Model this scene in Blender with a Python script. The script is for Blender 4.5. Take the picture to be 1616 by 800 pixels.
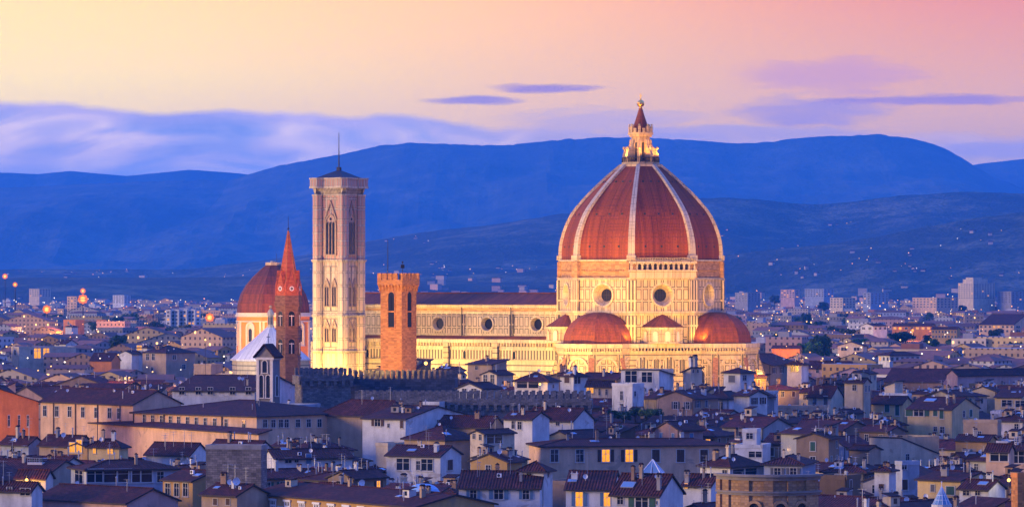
import bpy, math, random
from mathutils import Vector, Matrix, noise
R = math.radians
random.seed(11)
for o in list(bpy.data.objects):
    bpy.data.objects.remove(o)
SC = bpy.context.scene
COL = SC.collection
F = 6038.0                      # focal length in pixels of the 1616 px wide photograph
CAMZ, HOR, CX = 54.0, 445.0, 808.0

# ------------------------------------------------------------------ camera
cd = bpy.data.cameras.new("camera"); cam = bpy.data.objects.new("camera", cd); COL.objects.link(cam)
cam.location = (0, 0, CAMZ); cam.rotation_euler = (R(90), 0, 0)
cd.sensor_width = 36; cd.lens = 36 * F / 1616; cd.shift_y = (HOR - 400) / 1616
cd.clip_start = 1; cd.clip_end = 60000
SC.camera = cam

# ------------------------------------------------------------------ exposure and sampling
SC.view_settings.view_transform = 'Standard'; SC.view_settings.look = 'None'
SC.view_settings.exposure = 0.0; SC.view_settings.gamma = 1; SC.view_settings.use_curve_mapping = False
cy = SC.cycles
cy.use_denoising = True
cy.max_bounces = 4; cy.diffuse_bounces = 2; cy.glossy_bounces = 2; cy.transmission_bounces = 2; cy.volume_bounces = 3
cy.sample_clamp_indirect = 3; cy.sample_clamp_direct = 0
cy.caustics_reflective = False; cy.caustics_refractive = False
cy.use_light_tree = True

# ------------------------------------------------------------------ node expressions
class E:
    """a socket with arithmetic"""
    nt = None
    def __init__(s, sock): s.s = sock
    @staticmethod
    def m(op, *a, clamp=False):
        n = E.nt.nodes.new('ShaderNodeMath'); n.operation = op; n.use_clamp = clamp
        for i, x in enumerate(a):
            if isinstance(x, E): E.nt.links.new(x.s, n.inputs[i])
            else: n.inputs[i].default_value = x
        return E(n.outputs[0])
    def __add__(s, o): return E.m('ADD', s, o)
    __radd__ = __add__
    def __sub__(s, o): return E.m('SUBTRACT', s, o)
    def __rsub__(s, o): return E.m('SUBTRACT', o, s)
    def __mul__(s, o): return E.m('MULTIPLY', s, o)
    __rmul__ = __mul__
    def __truediv__(s, o): return E.m('DIVIDE', s, o)
def sstep(x, a, b):
    n = E.nt.nodes.new('ShaderNodeMapRange'); n.interpolation_type = 'SMOOTHSTEP'
    E.nt.links.new(x.s, n.inputs[0]); n.inputs[1].default_value = a; n.inputs[2].default_value = b
    return E(n.outputs[0])
def lstep(x, a, b):
    n = E.nt.nodes.new('ShaderNodeMapRange')
    E.nt.links.new(x.s, n.inputs[0]); n.inputs[1].default_value = a; n.inputs[2].default_value = b
    return E(n.outputs[0])
def setin(sock, v):
    if isinstance(v, E): E.nt.links.new(v.s, sock)
    elif isinstance(v, (tuple, list)):
        sock.default_value = (*v, 1) if len(v) == 3 and sock.type == 'RGBA' else v
    else: sock.default_value = v
def mixc(f, a, b, blend='MIX'):
    n = E.nt.nodes.new('ShaderNodeMix'); n.data_type = 'RGBA'; n.blend_type = blend
    setin(n.inputs[0], f); setin(n.inputs[6], a); setin(n.inputs[7], b)
    return E(n.outputs[2])
def xyz(a, b, c=0.0):
    n = E.nt.nodes.new('ShaderNodeCombineXYZ')
    for i, v in enumerate((a, b, c)): setin(n.inputs[i], v)
    return E(n.outputs[0])
def sep(v):
    n = E.nt.nodes.new('ShaderNodeSeparateXYZ'); E.nt.links.new(v.s, n.inputs[0])
    return [E(o) for o in n.outputs]
def tex(kind):
    n = E.nt.nodes.new('ShaderNodeTexCoord'); return E(n.outputs[kind])
def pnoise(v, scale, detail=3, rough=.5, dist=0.0):
    n = E.nt.nodes.new('ShaderNodeTexNoise'); n.inputs['Scale'].default_value = scale
    n.inputs['Detail'].default_value = detail; n.inputs['Roughness'].default_value = rough; n.inputs['Distortion'].default_value = dist
    E.nt.links.new(v.s, n.inputs['Vector']); return E(n.outputs[0])
def white(v):
    n = E.nt.nodes.new('ShaderNodeTexWhiteNoise'); E.nt.links.new(v.s, n.inputs['Vector']); return E(n.outputs[0])
def ramp(f, stops):
    n = E.nt.nodes.new('ShaderNodeValToRGB'); E.nt.links.new(f.s, n.inputs[0])
    el = n.color_ramp.elements
    while len(el) < len(stops): el.new(.5)
    for e, (p, c) in zip(el, stops): e.position = p; e.color = (*c, 1)
    return E(n.outputs[0])

# ------------------------------------------------------------------ world: dusk sky
W = bpy.data.worlds.new("World"); SC.world = W; W.use_nodes = True
nt = W.node_tree; nt.nodes.clear(); E.nt = nt
dx, dy, dz = sep(tex('Generated'))
az = E.m('ARCTAN2', dx, dy); el = E.m('ARCSINE', dz)
fx = sstep(az, -.17, .17)
left = ramp(lstep(el, 0.0, .16), [(.0, (.95, .62, .52)), (.25, (1.0, .80, .52)), (.33, (1.0, .82, .50)), (.47, (1.0, .67, .46)), (1, (.62, .50, .72))])
right = ramp(lstep(el, 0.0, .16), [(.0, (.62, .46, .62)), (.2, (.78, .53, .55)), (.30, (.80, .46, .45)), (.46, (.70, .25, .36)), (1, (.46, .35, .70))])
mid = ramp(lstep(el, 0.0, .16), [(.0, (.85, .58, .55)), (.25, (.92, .63, .50)), (.35, (.91, .58, .48)), (.47, (.90, .50, .45)), (1, (.52, .42, .72))])
base = mixc(lstep(fx, 0, .5), left, mid)
base = mixc(lstep(fx, .5, 1), base, right)
base = mixc(1.0, base, mixc(sstep(az, -.16, .14), (2.2, 2.05, .30), (1.95, 1.66, .06)), 'MULTIPLY')        # the air in front of the sky takes about half of it
# long-exposed cloud bank lying along the hills, fading eastward
nv = xyz(az * 20.0 + el * 40.0, el * 105.0 - az * 16.0)
n1 = pnoise(nv, 1.0, 3, .45, 1.4)
n2 = pnoise(xyz(az * 30.0, el * 12.0), 1.0, 3, .45)
edge = .0462 - lstep(az, -.13, .06) * .0085 + (n2 - .5) * .010 + .0006
bank = sstep(edge - el, -.0008, .0016) * (1.0 - sstep(az, -.05, .03) * .45) * (1.0 - sstep(az, .06, .16) * .35)
bcol = ramp(n1, [(.28, (.30, .50, .95)), (.42, (.62, .70, 1.0)), (.52, (1.0, .88, 1.0)), (.64, (1.6, 1.25, 1.0))])
bcol = mixc(sstep(edge - el, .0060, .0005) * .5, bcol, (.85, .66, .92))
bcol = mixc(sstep(el, .036, .024) * .85, bcol, (.10, .46, 1.15))
base = mixc(bank * .95, base, bcol)
# thin stray clouds
def stray(a0, e0, wa, we, soft=1.0):
    wob = (pnoise(xyz(az * 30.0, el * 190.0), 1.0, 3, .55) - .5)
    q = E.m('POWER', (az - a0) / wa, 2.0) + E.m('POWER', (el - e0 + wob * we * 2.2) / we, 2.0)
    return sstep(q + (pnoise(xyz(az * 75.0, el * 420.0), 1.0, 4, .6) - .5) * 1.3, 1.25, .05)
px2 = lambda x: (x - CX) / F
py2 = lambda y: (HOR - y) / F
for (x, y, w, h, c, k) in ((745, 159, 85, 11, (.62, .40, .58), .9), (860, 139, 95, 8, (.62, .36, .52), .9), (1275, 178, 135, 26, (.72, .50, .62), .8),
                           (1470, 160, 190, 11, (.70, .40, .52), .9), (1310, 122, 170, 30, (1.0, .48, .50), .55), (960, 190, 170, 22, (.80, .66, .80), .5),
                           (1180, 212, 260, 13, (.70, .62, .86), .6), (1560, 238, 120, 16, (.70, .62, .84), .6)):
    base = mixc(stray(px2(x), py2(y), w / F, h / F) * k, base, c)
# sunset glow to the west, deep blue overhead and to the east
glow = sstep(E.m('COSINE', az + 1.15), .35, 1.0) * sstep(el, .75, .0)
blue = mixc(sstep(dy, .5, -.9), (.20, .46, 1.98), (.14, .32, 1.45))
skyc = mixc(sstep(el, .082, .24), base, blue)
behind = sstep(dy, .35, -.35)
skyc = mixc(behind * sstep(el, .6, .02) * .8, skyc, (.12, .23, .95))
skyc = mixc(glow * .8, skyc, (1.75, .92, .42))
skyc = mixc(sstep(dz, .0, -.03), skyc, (.05, .06, .14))
nish = nt.nodes.new('ShaderNodeTexSky'); nish.sky_type = 'NISHITA'; nish.sun_disc = False
nish.sun_elevation = R(3); nish.sun_rotation = R(262); nish.altitude = 100
bg1 = nt.nodes.new('ShaderNodeBackground'); nt.links.new(nish.outputs[0], bg1.inputs[0]); bg1.inputs[1].default_value = .01
bg2 = nt.nodes.new('ShaderNodeBackground'); nt.links.new(skyc.s, bg2.inputs[0]); bg2.inputs[1].default_value = 1.0
ad = nt.nodes.new('ShaderNodeAddShader'); nt.links.new(bg1.outputs[0], ad.inputs[0]); nt.links.new(bg2.outputs[0], ad.inputs[1])
wo = nt.nodes.new('ShaderNodeOutputWorld'); nt.links.new(ad.outputs[0], wo.inputs[0])
W.cycles.sampling_method = 'MANUAL'; W.cycles.sample_map_resolution = 512

# ------------------------------------------------------------------ last warm light from the west
sd = bpy.data.lights.new("sun", 'SUN'); sun = bpy.data.objects.new("sun", sd); COL.objects.link(sun)
sd.energy = 4.4; sd.angle = R(14); sd.color = (1.0, .68, .38)
a = R(-80)
sdir = Vector((math.sin(a), -math.cos(a), math.tan(R(8))))
sun.rotation_euler = (-sdir).to_track_quat('-Z', 'Y').to_euler(); sun.location = (-200, 0, 300)

# ------------------------------------------------------------------ materials
def mat(name, rough=.8):
    m = bpy.data.materials.new(name); m.use_nodes = True
    E.nt = m.node_tree; b = E.nt.nodes['Principled BSDF']; b.inputs['Roughness'].default_value = rough
    b.inputs['Specular IOR Level'].default_value = .25
    m.cycles.emission_sampling = 'NONE' if hasattr(m, 'cycles') else 'NONE'
    return m, b
def setc(b, c): setin(b.inputs['Base Color'], c)
def bump(b, h, dist, strength=1.0):
    n = E.nt.nodes.new('ShaderNodeBump'); n.inputs['Distance'].default_value = dist; n.inputs['Strength'].default_value = strength
    E.nt.links.new(h.s, n.inputs['Height']); E.nt.links.new(n.outputs[0], b.inputs['Normal'])
def uvm():
    n = E.nt.nodes.new('ShaderNodeUVMap'); return E(n.outputs[0])
def ocol():
    n = E.nt.nodes.new('ShaderNodeObjectInfo'); return E(n.outputs['Color']), E(n.outputs['Random'])
def fract(x): return E.m('FRACT', x)
def flr(x): return E.m('FLOOR', x)
M = {}
def stucco():
    m, b = mat("stucco", .9); c, rnd = ocol(); u, v, _ = sep(uvm())
    off = rnd * 90.0
    blot = pnoise(xyz(u * .25 + off, v * .22), 1, 4, .6)
    streak = pnoise(xyz(u * .55 + off, v * .10), 1, 5, .6)
    fine = pnoise(xyz(u * 3.0, v * 3.0 + off), 1, 3, .6)
    g = lstep(blot, .25, .75) * .34 + lstep(streak, .3, .7) * .26 + fine * .2 + .34
    col = mixc(1.0, c, xyz(g, g, g), 'MULTIPLY')
    patch = sstep(pnoise(xyz(u * .16 - off, v * .2 + 7.0), 1, 3, .7, .5), .60, .66)
    col = mixc(patch * .5, col, (.24, .18, .13))
    setc(b, col); bump(b, fine, .05, .4); return m
M['stucco'] = stucco()
def rooftile(name, cols, pitch=.55, dist=.17):
    m, b = mat(name, .8); c, rnd = ocol(); u, v, _ = sep(uvm())
    off = rnd * 60.0
    wv = E.m('SINE', u * (2 * math.pi / pitch)) * .5 + .5
    rows = fract(v / .5)
    cell = white(xyz(flr(u / pitch), flr(v / .5) + off))
    big = pnoise(xyz(u * .22 + off, v * .22), 1, 4, .65)
    col = ramp(cell * .42 + lstep(big, .2, .8) * .58, [(.1, cols[0]), (.5, cols[1]), (.9, cols[2])])
    moss = sstep(pnoise(xyz(u * .5 - off, v * .35), 1, 4, .7), .55, .72)
    col = mixc(moss * .4, col, (.07, .058, .048))
    col = mixc(1.0, col, c, 'MULTIPLY')
    setc(b, col); bump(b, wv + rows * .5 + cell * .5, dist, .8); return m
M['roof'] = rooftile("roof_tiles", ((.020, .0045, .0035), (.048, .0100, .0070), (.115, .027, .015)))
def plain(name, c, rough=.7, nz=.25, sc=1.5, metal=0.0):
    m, b = mat(name, rough); u = tex('Object')
    n = pnoise(u, sc, 4, .6)
    k = n * (2 * nz) + (1 - nz)
    setc(b, mixc(1.0, c, xyz(k, k, k), 'MULTIPLY')); b.inputs['Metallic'].default_value = metal
    return m
M['glass'] = plain("dark_glass", (.015, .018, .028), .12, .1)
M['frame'] = plain("painted_wood", (.50, .48, .44), .6)
M['darkwood'] = plain("dark_wood", (.045, .032, .026), .7)
M['metal'] = plain("grey_metal", (.32, .33, .36), .45, .2, 2, .3)
M['whitepaint'] = plain("white_paint", (.74, .74, .75), .5, .12)
M['skyglass'] = plain("skylight_glass", (.13, .24, .38), .18, .1)
M['plaster'] = plain("pale_plaster", (.62, .56, .48), .9, .3, .8)
M['stone'] = plain("grey_stone", (.22, .19, .165), .9, .4, .7)
M['foliage_dark'] = plain("foliage", (.040, .065, .022), .8, .6, .6)
M['trunk'] = plain("bark", (.06, .045, .03), .9)
M['iron'] = plain("dark_iron", (.02, .02, .024), .5)
M['gold'] = plain("gilded_copper", (.85, .52, .14), .28, .1, 1, .85)
def shutter():
    m, b = mat("shutter_paint", .7); c, rnd = ocol(); setc(b, c); return m
M['shutter'] = shutter()
def emis(name, c, s, vary=True):
    m, b = mat(name); setc(b, (.003, .002, .001)); b.inputs['Specular IOR Level'].default_value = 0.0
    n = pnoise(tex('Object'), 2.2, 2)
    b.inputs['Emission Color'].default_value = (*c, 1)
    if vary: setin(b.inputs['Emission Strength'], (n * 1.4 + .3) * s)
    else: b.inputs['Emission Strength'].default_value = s
    return m
M['lit'] = emis("lit_window", (1.0, .38, .025), 1.25)
M['litred'] = emis("lit_window_red", (1.0, .22, .02), 1.0)
M['lampbulb'] = emis("sodium_lamp", (1.0, .44, .06), 2.0, False)
M['lampsmall'] = emis("street_lamp_glass", (1.0, .52, .12), 4, False)
def brick(name, c1, c2, mortar, bw=.9, bh=.35, blot=.5):
    m, b = mat(name, .9); u, v, _ = sep(uvm())
    n = E.nt.nodes.new('ShaderNodeTexBrick'); E.nt.links.new(xyz(u, v).s, n.inputs['Vector'])
    n.inputs['Scale'].default_value = 1; n.inputs['Brick Width'].default_value = bw; n.inputs['Row Height'].default_value = bh
    n.inputs['Mortar Size'].default_value = .035; n.inputs['Color1'].default_value = (*c1, 1); n.inputs['Color2'].default_value = (*c2, 1)
    n.inputs['Mortar'].default_value = (*mortar, 1)
    k = lstep(pnoise(xyz(u * .3, v * .3), 1, 5, .7), .25, .75) * blot + (1 - blot * .6)
    k2 = white(xyz(flr(u / bw), flr(v / bh))) * .5 + .75
    setc(b, mixc(1.0, E(n.outputs['Color']), xyz(k * k2, k * k2, k * k2), 'MULTIPLY'))
    bump(b, pnoise(xyz(u * 2, v * 2), 1, 4, .7), .12, .6); return m
M['brick'] = brick("orange_brick", (.52, .21, .055), (.44, .165, .04), (.44, .22, .09))
M['spirebrick'] = brick("red_brick", (.50, .115, .04), (.42, .085, .03), (.36, .12, .05), .9, .4, .3)
M['brownbrick'] = brick("brown_brick", (.25, .125, .07), (.19, .09, .05), (.2, .12, .08))
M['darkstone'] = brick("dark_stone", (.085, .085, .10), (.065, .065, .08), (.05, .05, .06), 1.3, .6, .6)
M['rubble'] = brick("rubble_stone", (.22, .19, .17), (.13, .115, .105), (.10, .09, .085), .9, .38, .7)
M['tanbrick'] = brick("tan_rough_masonry", (.42, .26, .13), (.34, .20, .09), (.27, .16, .08), 1.4, .45, .5)
def panel(name, w, h, lines, base=(.57, .48, .33), green=(.040, .045, .040), pink=None, band=None, bandw=.3):
    """white marble inlaid with dark green frames: lines = [(from, to)] distances in metres from the panel edge"""
    m, b = mat(name, .55); u, v, _ = sep(uvm())
    fu, fv = fract(u / w), fract(v / h)
    du = E.m('MINIMUM', fu, 1.0 - fu) * w; dv = E.m('MINIMUM', fv, 1.0 - fv) * h
    d = E.m('MINIMUM', du, dv)
    k = None
    for a_, b_ in lines:
        q = E.m('MULTIPLY', E.m('GREATER_THAN', d, a_), E.m('LESS_THAN', d, b_))
        k = q if k is None else E.m('MAXIMUM', k, q)
    st = pnoise(xyz(u * .9, v * .25), 1, 5, .65)
    ce = white(xyz(flr(u / w), flr(v / h)))
    so = pnoise(xyz(u * .11, v * .07), 1, 5, .7); sk = pnoise(xyz(u * 1.3, v * .06), 1, 4, .7)
    g = (lstep(st, .2, .8) * .40 + .62 + ce * .14) * (lstep(so, .3, .7) * .34 + .76) * (lstep(sk, .35, .62) * .26 + .78)
    col = mixc(1.0, base, xyz(g, g, g), 'MULTIPLY')
    if pink: col = mixc(E.m('GREATER_THAN', d, pink[0]), col, pink[1])
    if k is not None: col = mixc(k * .9, col, green)
    if band:
        fb = fract(v / band)
        col = mixc(E.m('LESS_THAN', fb * band, bandw) * .85, col, green)
    setc(b, col); bump(b, st, .05, .3); return m
M['marble'] = panel("white_marble", 3.0, 2.2, [(0, .05)], (.58, .50, .36))
M['lantern_marble'] = panel('gold_lit_lantern_marble', 3.0, 2.2, [(0, .05)], (.58, .45, .25))  # white marble with the floodlights' gold put into its base colour
M['drum_panel'] = panel("inlaid_marble", 2.25, 4.0, [(.22, .50)])
M['nave_panel'] = panel("inlaid_marble_tall", 2.0, 3.9, [(.24, .50)])
M['slim_panel'] = panel("inlaid_marble_slim", 1.15, 8.0, [(.28, .60)])
M['band_marble'] = panel("banded_marble", 40.0, 40.0, [], band=1.9, bandw=.42)
M['band_fine'] = panel("striped_marble", 40.0, 40.0, [], band=1.7, bandw=.36, pink=None, base=(.54, .44, .29))
M['tower_panel'] = panel("pink_inlaid_marble", 1.7, 3.4, [(.18, .36)], (.60, .50, .40), (.055, .06, .055), (.42, (.46, .25, .18)))
M['tower_low'] = panel("pale_inlaid_marble", 2.1, 4.4, [(.2, .36)], (.64, .53, .38), (.11, .10, .075), (.62, (.56, .41, .28)))
M['pink_slim'] = panel("pink_slim_marble", 1.0, 5.2, [(.12, .26)], (.62, .53, .43), (.08, .08, .07), (.30, (.46, .25, .18)))
def domemat(name, cols):
    m, b = mat(name, .75); u, v, _ = sep(uvm())
    cell = white(xyz(flr(u / .55), flr(v / .7)))
    big = pnoise(xyz(u * .16, v * .09), 1, 5, .65)
    col = ramp(cell * .24 + lstep(big, .22, .78) * .76, [(.08, cols[0]), (.5, cols[1]), (.92, cols[2])])
    wk = lstep(pnoise(xyz(u * .7, v * .035), 1, 4, .7), .3, .7) * .75 + .45
    col = mixc(1.0, col, xyz(wk, wk, wk), 'MULTIPLY')
    seam = E.m('LESS_THAN', fract(v / 1.55), .16)
    col = mixc(seam * .35, col, (.08, .03, .02))
    setc(b, col); bump(b, cell + E.m('SINE', u * 11.0) * .3, .10, .7); return m
M['dome'] = domemat("dome_terracotta", ((.12, .025, .006), (.25, .053, .010), (.36, .094, .017)))
M['dome2'] = domemat("dome_terracotta_dark", ((.13, .036, .016), (.21, .055, .020), (.30, .085, .030)))
M['lead'] = plain("lead_roof", (.030, .030, .042), .6, .3, .3)
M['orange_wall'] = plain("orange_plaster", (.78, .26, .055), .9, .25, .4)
M['whiteroof'] = panel("white_marble_roof", 1.9, 60.0, [(0, .12)], (.70, .66, .62), (.40, .38, .38))

# ------------------------------------------------------------------ mesh builder
class MB:
    def __init__(s, T=None): s.v = []; s.f = []; s.mi = []; s.uv = []; s.T = T
    def face(s, pts, mi=0, T=None, uo=0.0):
        pts = [Vector(p) for p in pts]
        n = Vector((0, 0, 0))
        for i in range(len(pts)):
            a, b = pts[i], pts[(i + 1) % len(pts)]
            n += Vector(((a.y - b.y) * (a.z + b.z), (a.z - b.z) * (a.x + b.x), (a.x - b.x) * (a.y + b.y)))
        if n.length < 1e-9: return
        n.normalize()
        if abs(n.z) > .995: t = Vector((1, 0, 0))
        else: t = Vector((0, 0, 1)).cross(n).normalized()
        b = n.cross(t)
        if b.z < 0: b = -b; t = -t
        k = len(s.v)
        Tm = T if T is not None else s.T
        for p in pts:
            s.uv.append((p.dot(t) - uo, p.dot(b)))
            s.v.append(tuple(Tm @ p) if Tm is not None else tuple(p))
        s.f.append(tuple(range(k, k + len(pts)))); s.mi.append(mi)
    def box(s, x0, x1, y0, y1, z0, z1, mi=0, T=None, bottom=True):
        p = lambda x, y, z: (x, y, z)
        s.face([p(x0, y0, z0), p(x1, y0, z0), p(x1, y0, z1), p(x0, y0, z1)], mi, T)
        s.face([p(x1, y0, z0), p(x1, y1, z0), p(x1, y1, z1), p(x1, y0, z1)], mi, T)
        s.face([p(x1, y1, z0), p(x0, y1, z0), p(x0, y1, z1), p(x1, y1, z1)], mi, T)
        s.face([p(x0, y1, z0), p(x0, y0, z0), p(x0, y0, z1), p(x0, y1, z1)], mi, T)
        s.face([p(x0, y0, z1), p(x1, y0, z1), p(x1, y1, z1), p(x0, y1, z1)], mi, T)
        if bottom: s.face([p(x0, y1, z0), p(x1, y1, z0), p(x1, y0, z0), p(x0, y0, z0)], mi, T)
    def loft(s, rings, mi=0, closed=True, capb=False, capt=False, T=None):
        n = len(rings[0])
        for i in range(len(rings) - 1):
            for j in range(n if closed else n - 1):
                k = (j + 1) % n
                uo = 0.0
                a, b, c, d = rings[i][j], rings[i][k], rings[i + 1][k], rings[i + 1][j]
                if Vector(c) == Vector(d): s.face([a, b, c], mi, T)
                elif Vector(a) == Vector(b): s.face([a, c, d], mi, T)
                else: s.face([a, b, c, d], mi, T)
        if capb: s.face(list(reversed(rings[0])), mi, T)
        if capt: s.face(list(rings[-1]), mi, T)
    def prism(s, poly, z0, z1, mi=0, capt=True, capb=False, T=None, k1=1.0):
        s.loft([[(x, y, z0) for x, y in poly], [(x * k1, y * k1, z1) for x, y in poly]], mi, True, capb, capt, T)
    def tube(s, p, q, r, mi=0, n=5, r2=None, T=None):
        p, q = Vector(p), Vector(q); d = (q - p).normalized()
        a = d.orthogonal().normalized(); b = d.cross(a)
        r2 = r if r2 is None else r2
        s.loft([[p + (a * math.cos(t) + b * math.sin(t)) * r for t in [2 * math.pi * i / n for i in range(n)]],
                [q + (a * math.cos(t) + b * math.sin(t)) * r2 for t in [2 * math.pi * i / n for i in range(n)]]], mi, True, True, True, T)
    def ball(s, c, r, mi=0, n=8, m=5, T=None, sz=1.0):
        c = Vector(c)
        rings = [[c + Vector((r * math.sin(math.pi * i / m) * math.cos(2 * math.pi * j / n), r * math.sin(math.pi * i / m) * math.sin(2 * math.pi * j / n), -r * sz * math.cos(math.pi * i / m))) for j in range(n)] for i in range(m + 1)]
        s.loft(rings, mi, T=T)
    def mesh(s, name, mats):
        me = bpy.data.meshes.new(name)
        me.from_pydata(s.v, [], s.f)
        for m in mats: me.materials.append(m)
        me.polygons.foreach_set('material_index', s.mi)
        ul = me.uv_layers.new(name='UVMap')
        flat = [c for uv in s.uv for c in uv]
        ul.data.foreach_set('uv', flat)
        me.update(); return me
    def build(s, name, mats, parent=None, col=(1, 1, 1), **props):
        if not isinstance(mats, (list, tuple)): mats = [mats]
        return link(name, s.mesh(name, mats), parent, col, **props)
def link(name, data, parent=None, col=(1, 1, 1), **props):
    o = bpy.data.objects.new(name, data); COL.objects.link(o)
    if parent is not None: o.parent = parent
    o.color = (*col, 1)
    for k, v in props.items(): o[k] = v
    return o
def thing(name, label, cat, loc=(0, 0, 0), rz=0.0, group=None):
    o = bpy.data.objects.new(name, None); COL.objects.link(o); o.location = loc; o.rotation_euler = (0, 0, rz)
    o.empty_display_size = 1
    o['label'] = label; o['category'] = cat
    if group: o['group'] = group
    return o
def at(px, py, Y): return Vector(((px - CX) / F * Y, Y, CAMZ - (py - HOR) / F * Y))
def TR(th, x=0, y=0, z=0): return Matrix.Translation((x, y, z)) @ Matrix.Rotation(th, 4, 'Z')
def ngon(r, n, a0=0.0, c=(0, 0)): return [(c[0] + r * math.cos(a0 + 2 * math.pi * i / n), c[1] + r * math.sin(a0 + 2 * math.pi * i / n)) for i in range(n)]

def outline(w, h, pointed=False, n=7):
    pts = [(-w / 2, 0)]
    if pointed:
        hs = h - w * .8
        for i in range(n + 1):
            t = i / n; pts.append((-w / 2 + (w / 2) * (1 - math.cos(t * math.pi / 2)) ** 1.0, hs + (h - hs) * math.sin(t * math.pi / 2) ** 1.0 * (1 - .0)))
        # ogive: steeper top
        pts = [(-w / 2, 0)] + [(-w / 2 + (w / 2) * (i / n) ** 1.5, hs + (h - hs) * (1 - (1 - i / n) ** 1.7)) for i in range(n + 1)]
        pts += [(-x, z) for x, z in reversed(pts[:-1])]
    else:
        hs = h - w / 2
        pts += [(-w / 2 * math.cos(math.pi * i / (2 * n)), hs + w / 2 * math.sin(math.pi * i / (2 * n))) for i in range(2 * n + 1)]
        pts.append((w / 2, 0))
    return pts
def arch(mb, w, h, T, band=.35, proj=.25, pointed=False, mf=0, md=1, sill=.3, back=.03):
    """an arched opening on a wall (front towards -y): dark recess plate with a frame standing proud of it"""
    inn = outline(w, h, pointed); out = outline(w + 2 * band, h + band, pointed)
    n = len(inn)
    mb.face([(x, -back, z) for x, z in inn], md, T)
    if band > 0:
        for i in range(n - 1):
            a, b, c, d = inn[i], inn[i + 1], out[i + 1], out[i]
            mb.face([(a[0], -proj, a[1]), (b[0], -proj, b[1]), (c[0], -proj, c[1]), (d[0], -proj, d[1])], mf, T)
            mb.face([(a[0], -back, a[1]), (b[0], -back, b[1]), (b[0], -proj, b[1]), (a[0], -proj, a[1])], mf, T)
            mb.face([(d[0], -proj, d[1]), (c[0], -proj, c[1]), (c[0], 0, c[1]), (d[0], 0, d[1])], mf, T)
    if sill > 0: mb.box(-w / 2 - band - .1, w / 2 + band + .1, -proj - .15, .0, -sill, -.001, mf, T)
def holed(mb, x0, x1, z0, z1, cx, cz, r, T, mi=0, n=32, back=2.4, r2=None, md=1, ms=2, ring=.5, proj=.3):
    """a wall panel with a splayed round window cut through it"""
    pts = []
    angs = sorted([2 * math.pi * i / n for i in range(n)] + [math.atan2(zz - cz, xx - cx) % (2 * math.pi) for xx in (x0, x1) for zz in (z0, z1)])
    def edge(t):
        c, s_ = math.cos(t), math.sin(t); k = 1e9
        if c > 1e-9: k = min(k, (x1 - cx) / c)
        if c < -1e-9: k = min(k, (x0 - cx) / c)
        if s_ > 1e-9: k = min(k, (z1 - cz) / s_)
        if s_ < -1e-9: k = min(k, (z0 - cz) / s_)
        return cx + c * k, cz + s_ * k
    r2 = r2 or r * .52; q = r + ring
    for i in range(len(angs)):
        t, t2 = angs[i], angs[(i + 1) % len(angs)]
        e1, e2 = edge(t), edge(t2)
        C = lambda rr, tt: (cx + rr * math.cos(tt), cz + rr * math.sin(tt))
        a, b = C(r, t), C(r, t2)
        mb.face([(a[0], 0, a[1]), (e1[0], 0, e1[1]), (e2[0], 0, e2[1]), (b[0], 0, b[1])], mi, T)
        o1, o2 = C(q, t), C(q, t2); m1, m2 = C(r2, t), C(r2, t2)
        mb.face([(a[0], -proj, a[1]), (o1[0], -proj, o1[1]), (o2[0], -proj, o2[1]), (b[0], -proj, b[1])], ms, T)
        mb.face([(o1[0], -proj, o1[1]), (o1[0], 0, o1[1]), (o2[0], 0, o2[1]), (o2[0], -proj, o2[1])], ms, T)
        mb.face([(a[0], -proj, a[1]), (b[0], -proj, b[1]), (m2[0], back, m2[1]), (m1[0], back, m1[1])], ms, T)
    return (cx, cz, r2, back)
def disc(mb, cx, cz, r, y, T, mi=0, n=24): mb.face([(cx + r * math.cos(2 * math.pi * i / n), y, cz + r * math.sin(2 * math.pi * i / n)) for i in range(n)], mi, T)

# ------------------------------------------------------------------ ground, hills, air
HX, HY0, HY1 = 8600, -400, 25600
def groundmat():
    m, b = mat("ground", .95); p = tex('Object')
    n = pnoise(p, .004, 5, .6); n2 = pnoise(p, .05, 4, .6)
    setc(b, ramp(n * .6 + n2 * .4, [(.3, (.05, .045, .05)), (.5, (.045, .06, .035)), (.7, (.12, .10, .09))])); return m
mb = MB()
for i in range(20):
    for j in range(20):
        x0, x1 = -HX + 20 + (2 * HX - 40) * i / 20, -HX + 20 + (2 * HX - 40) * (i + 1) / 20
        y0, y1 = HY0 + 20 + (HY1 - HY0 - 40) * j / 20, HY0 + 20 + (HY1 - HY0 - 40) * (j + 1) / 20
        mb.face([(x0, y0, 0), (x1, y0, 0), (x1, y1, 0), (x0, y1, 0)])
mb.build('ground', groundmat(), kind='structure')
def hillmat(name, cols, sc):
    m, b = mat(name, .95); p = tex('Object')
    n = pnoise(p, sc, 6, .62); n2 = pnoise(p, sc * 5, 5, .6); w = pnoise(p, sc * 24, 3, .6)
    setc(b, ramp(n * .45 + n2 * .35 + w * .2, [(.32, cols[0]), (.5, cols[1]), (.66, cols[2])]))
    bump(b, w + n2, 14, .8); return m
def interp(tab, x):
    if x <= tab[0][0]: return tab[0][1]
    for (a, b), (c, d) in zip(tab, tab[1:]):
        if x <= c:
            t = (x - a) / (c - a); t = t * t * (3 - 2 * t) if False else t
            return b + (d - b) * t
    return tab[-1][1]
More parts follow.
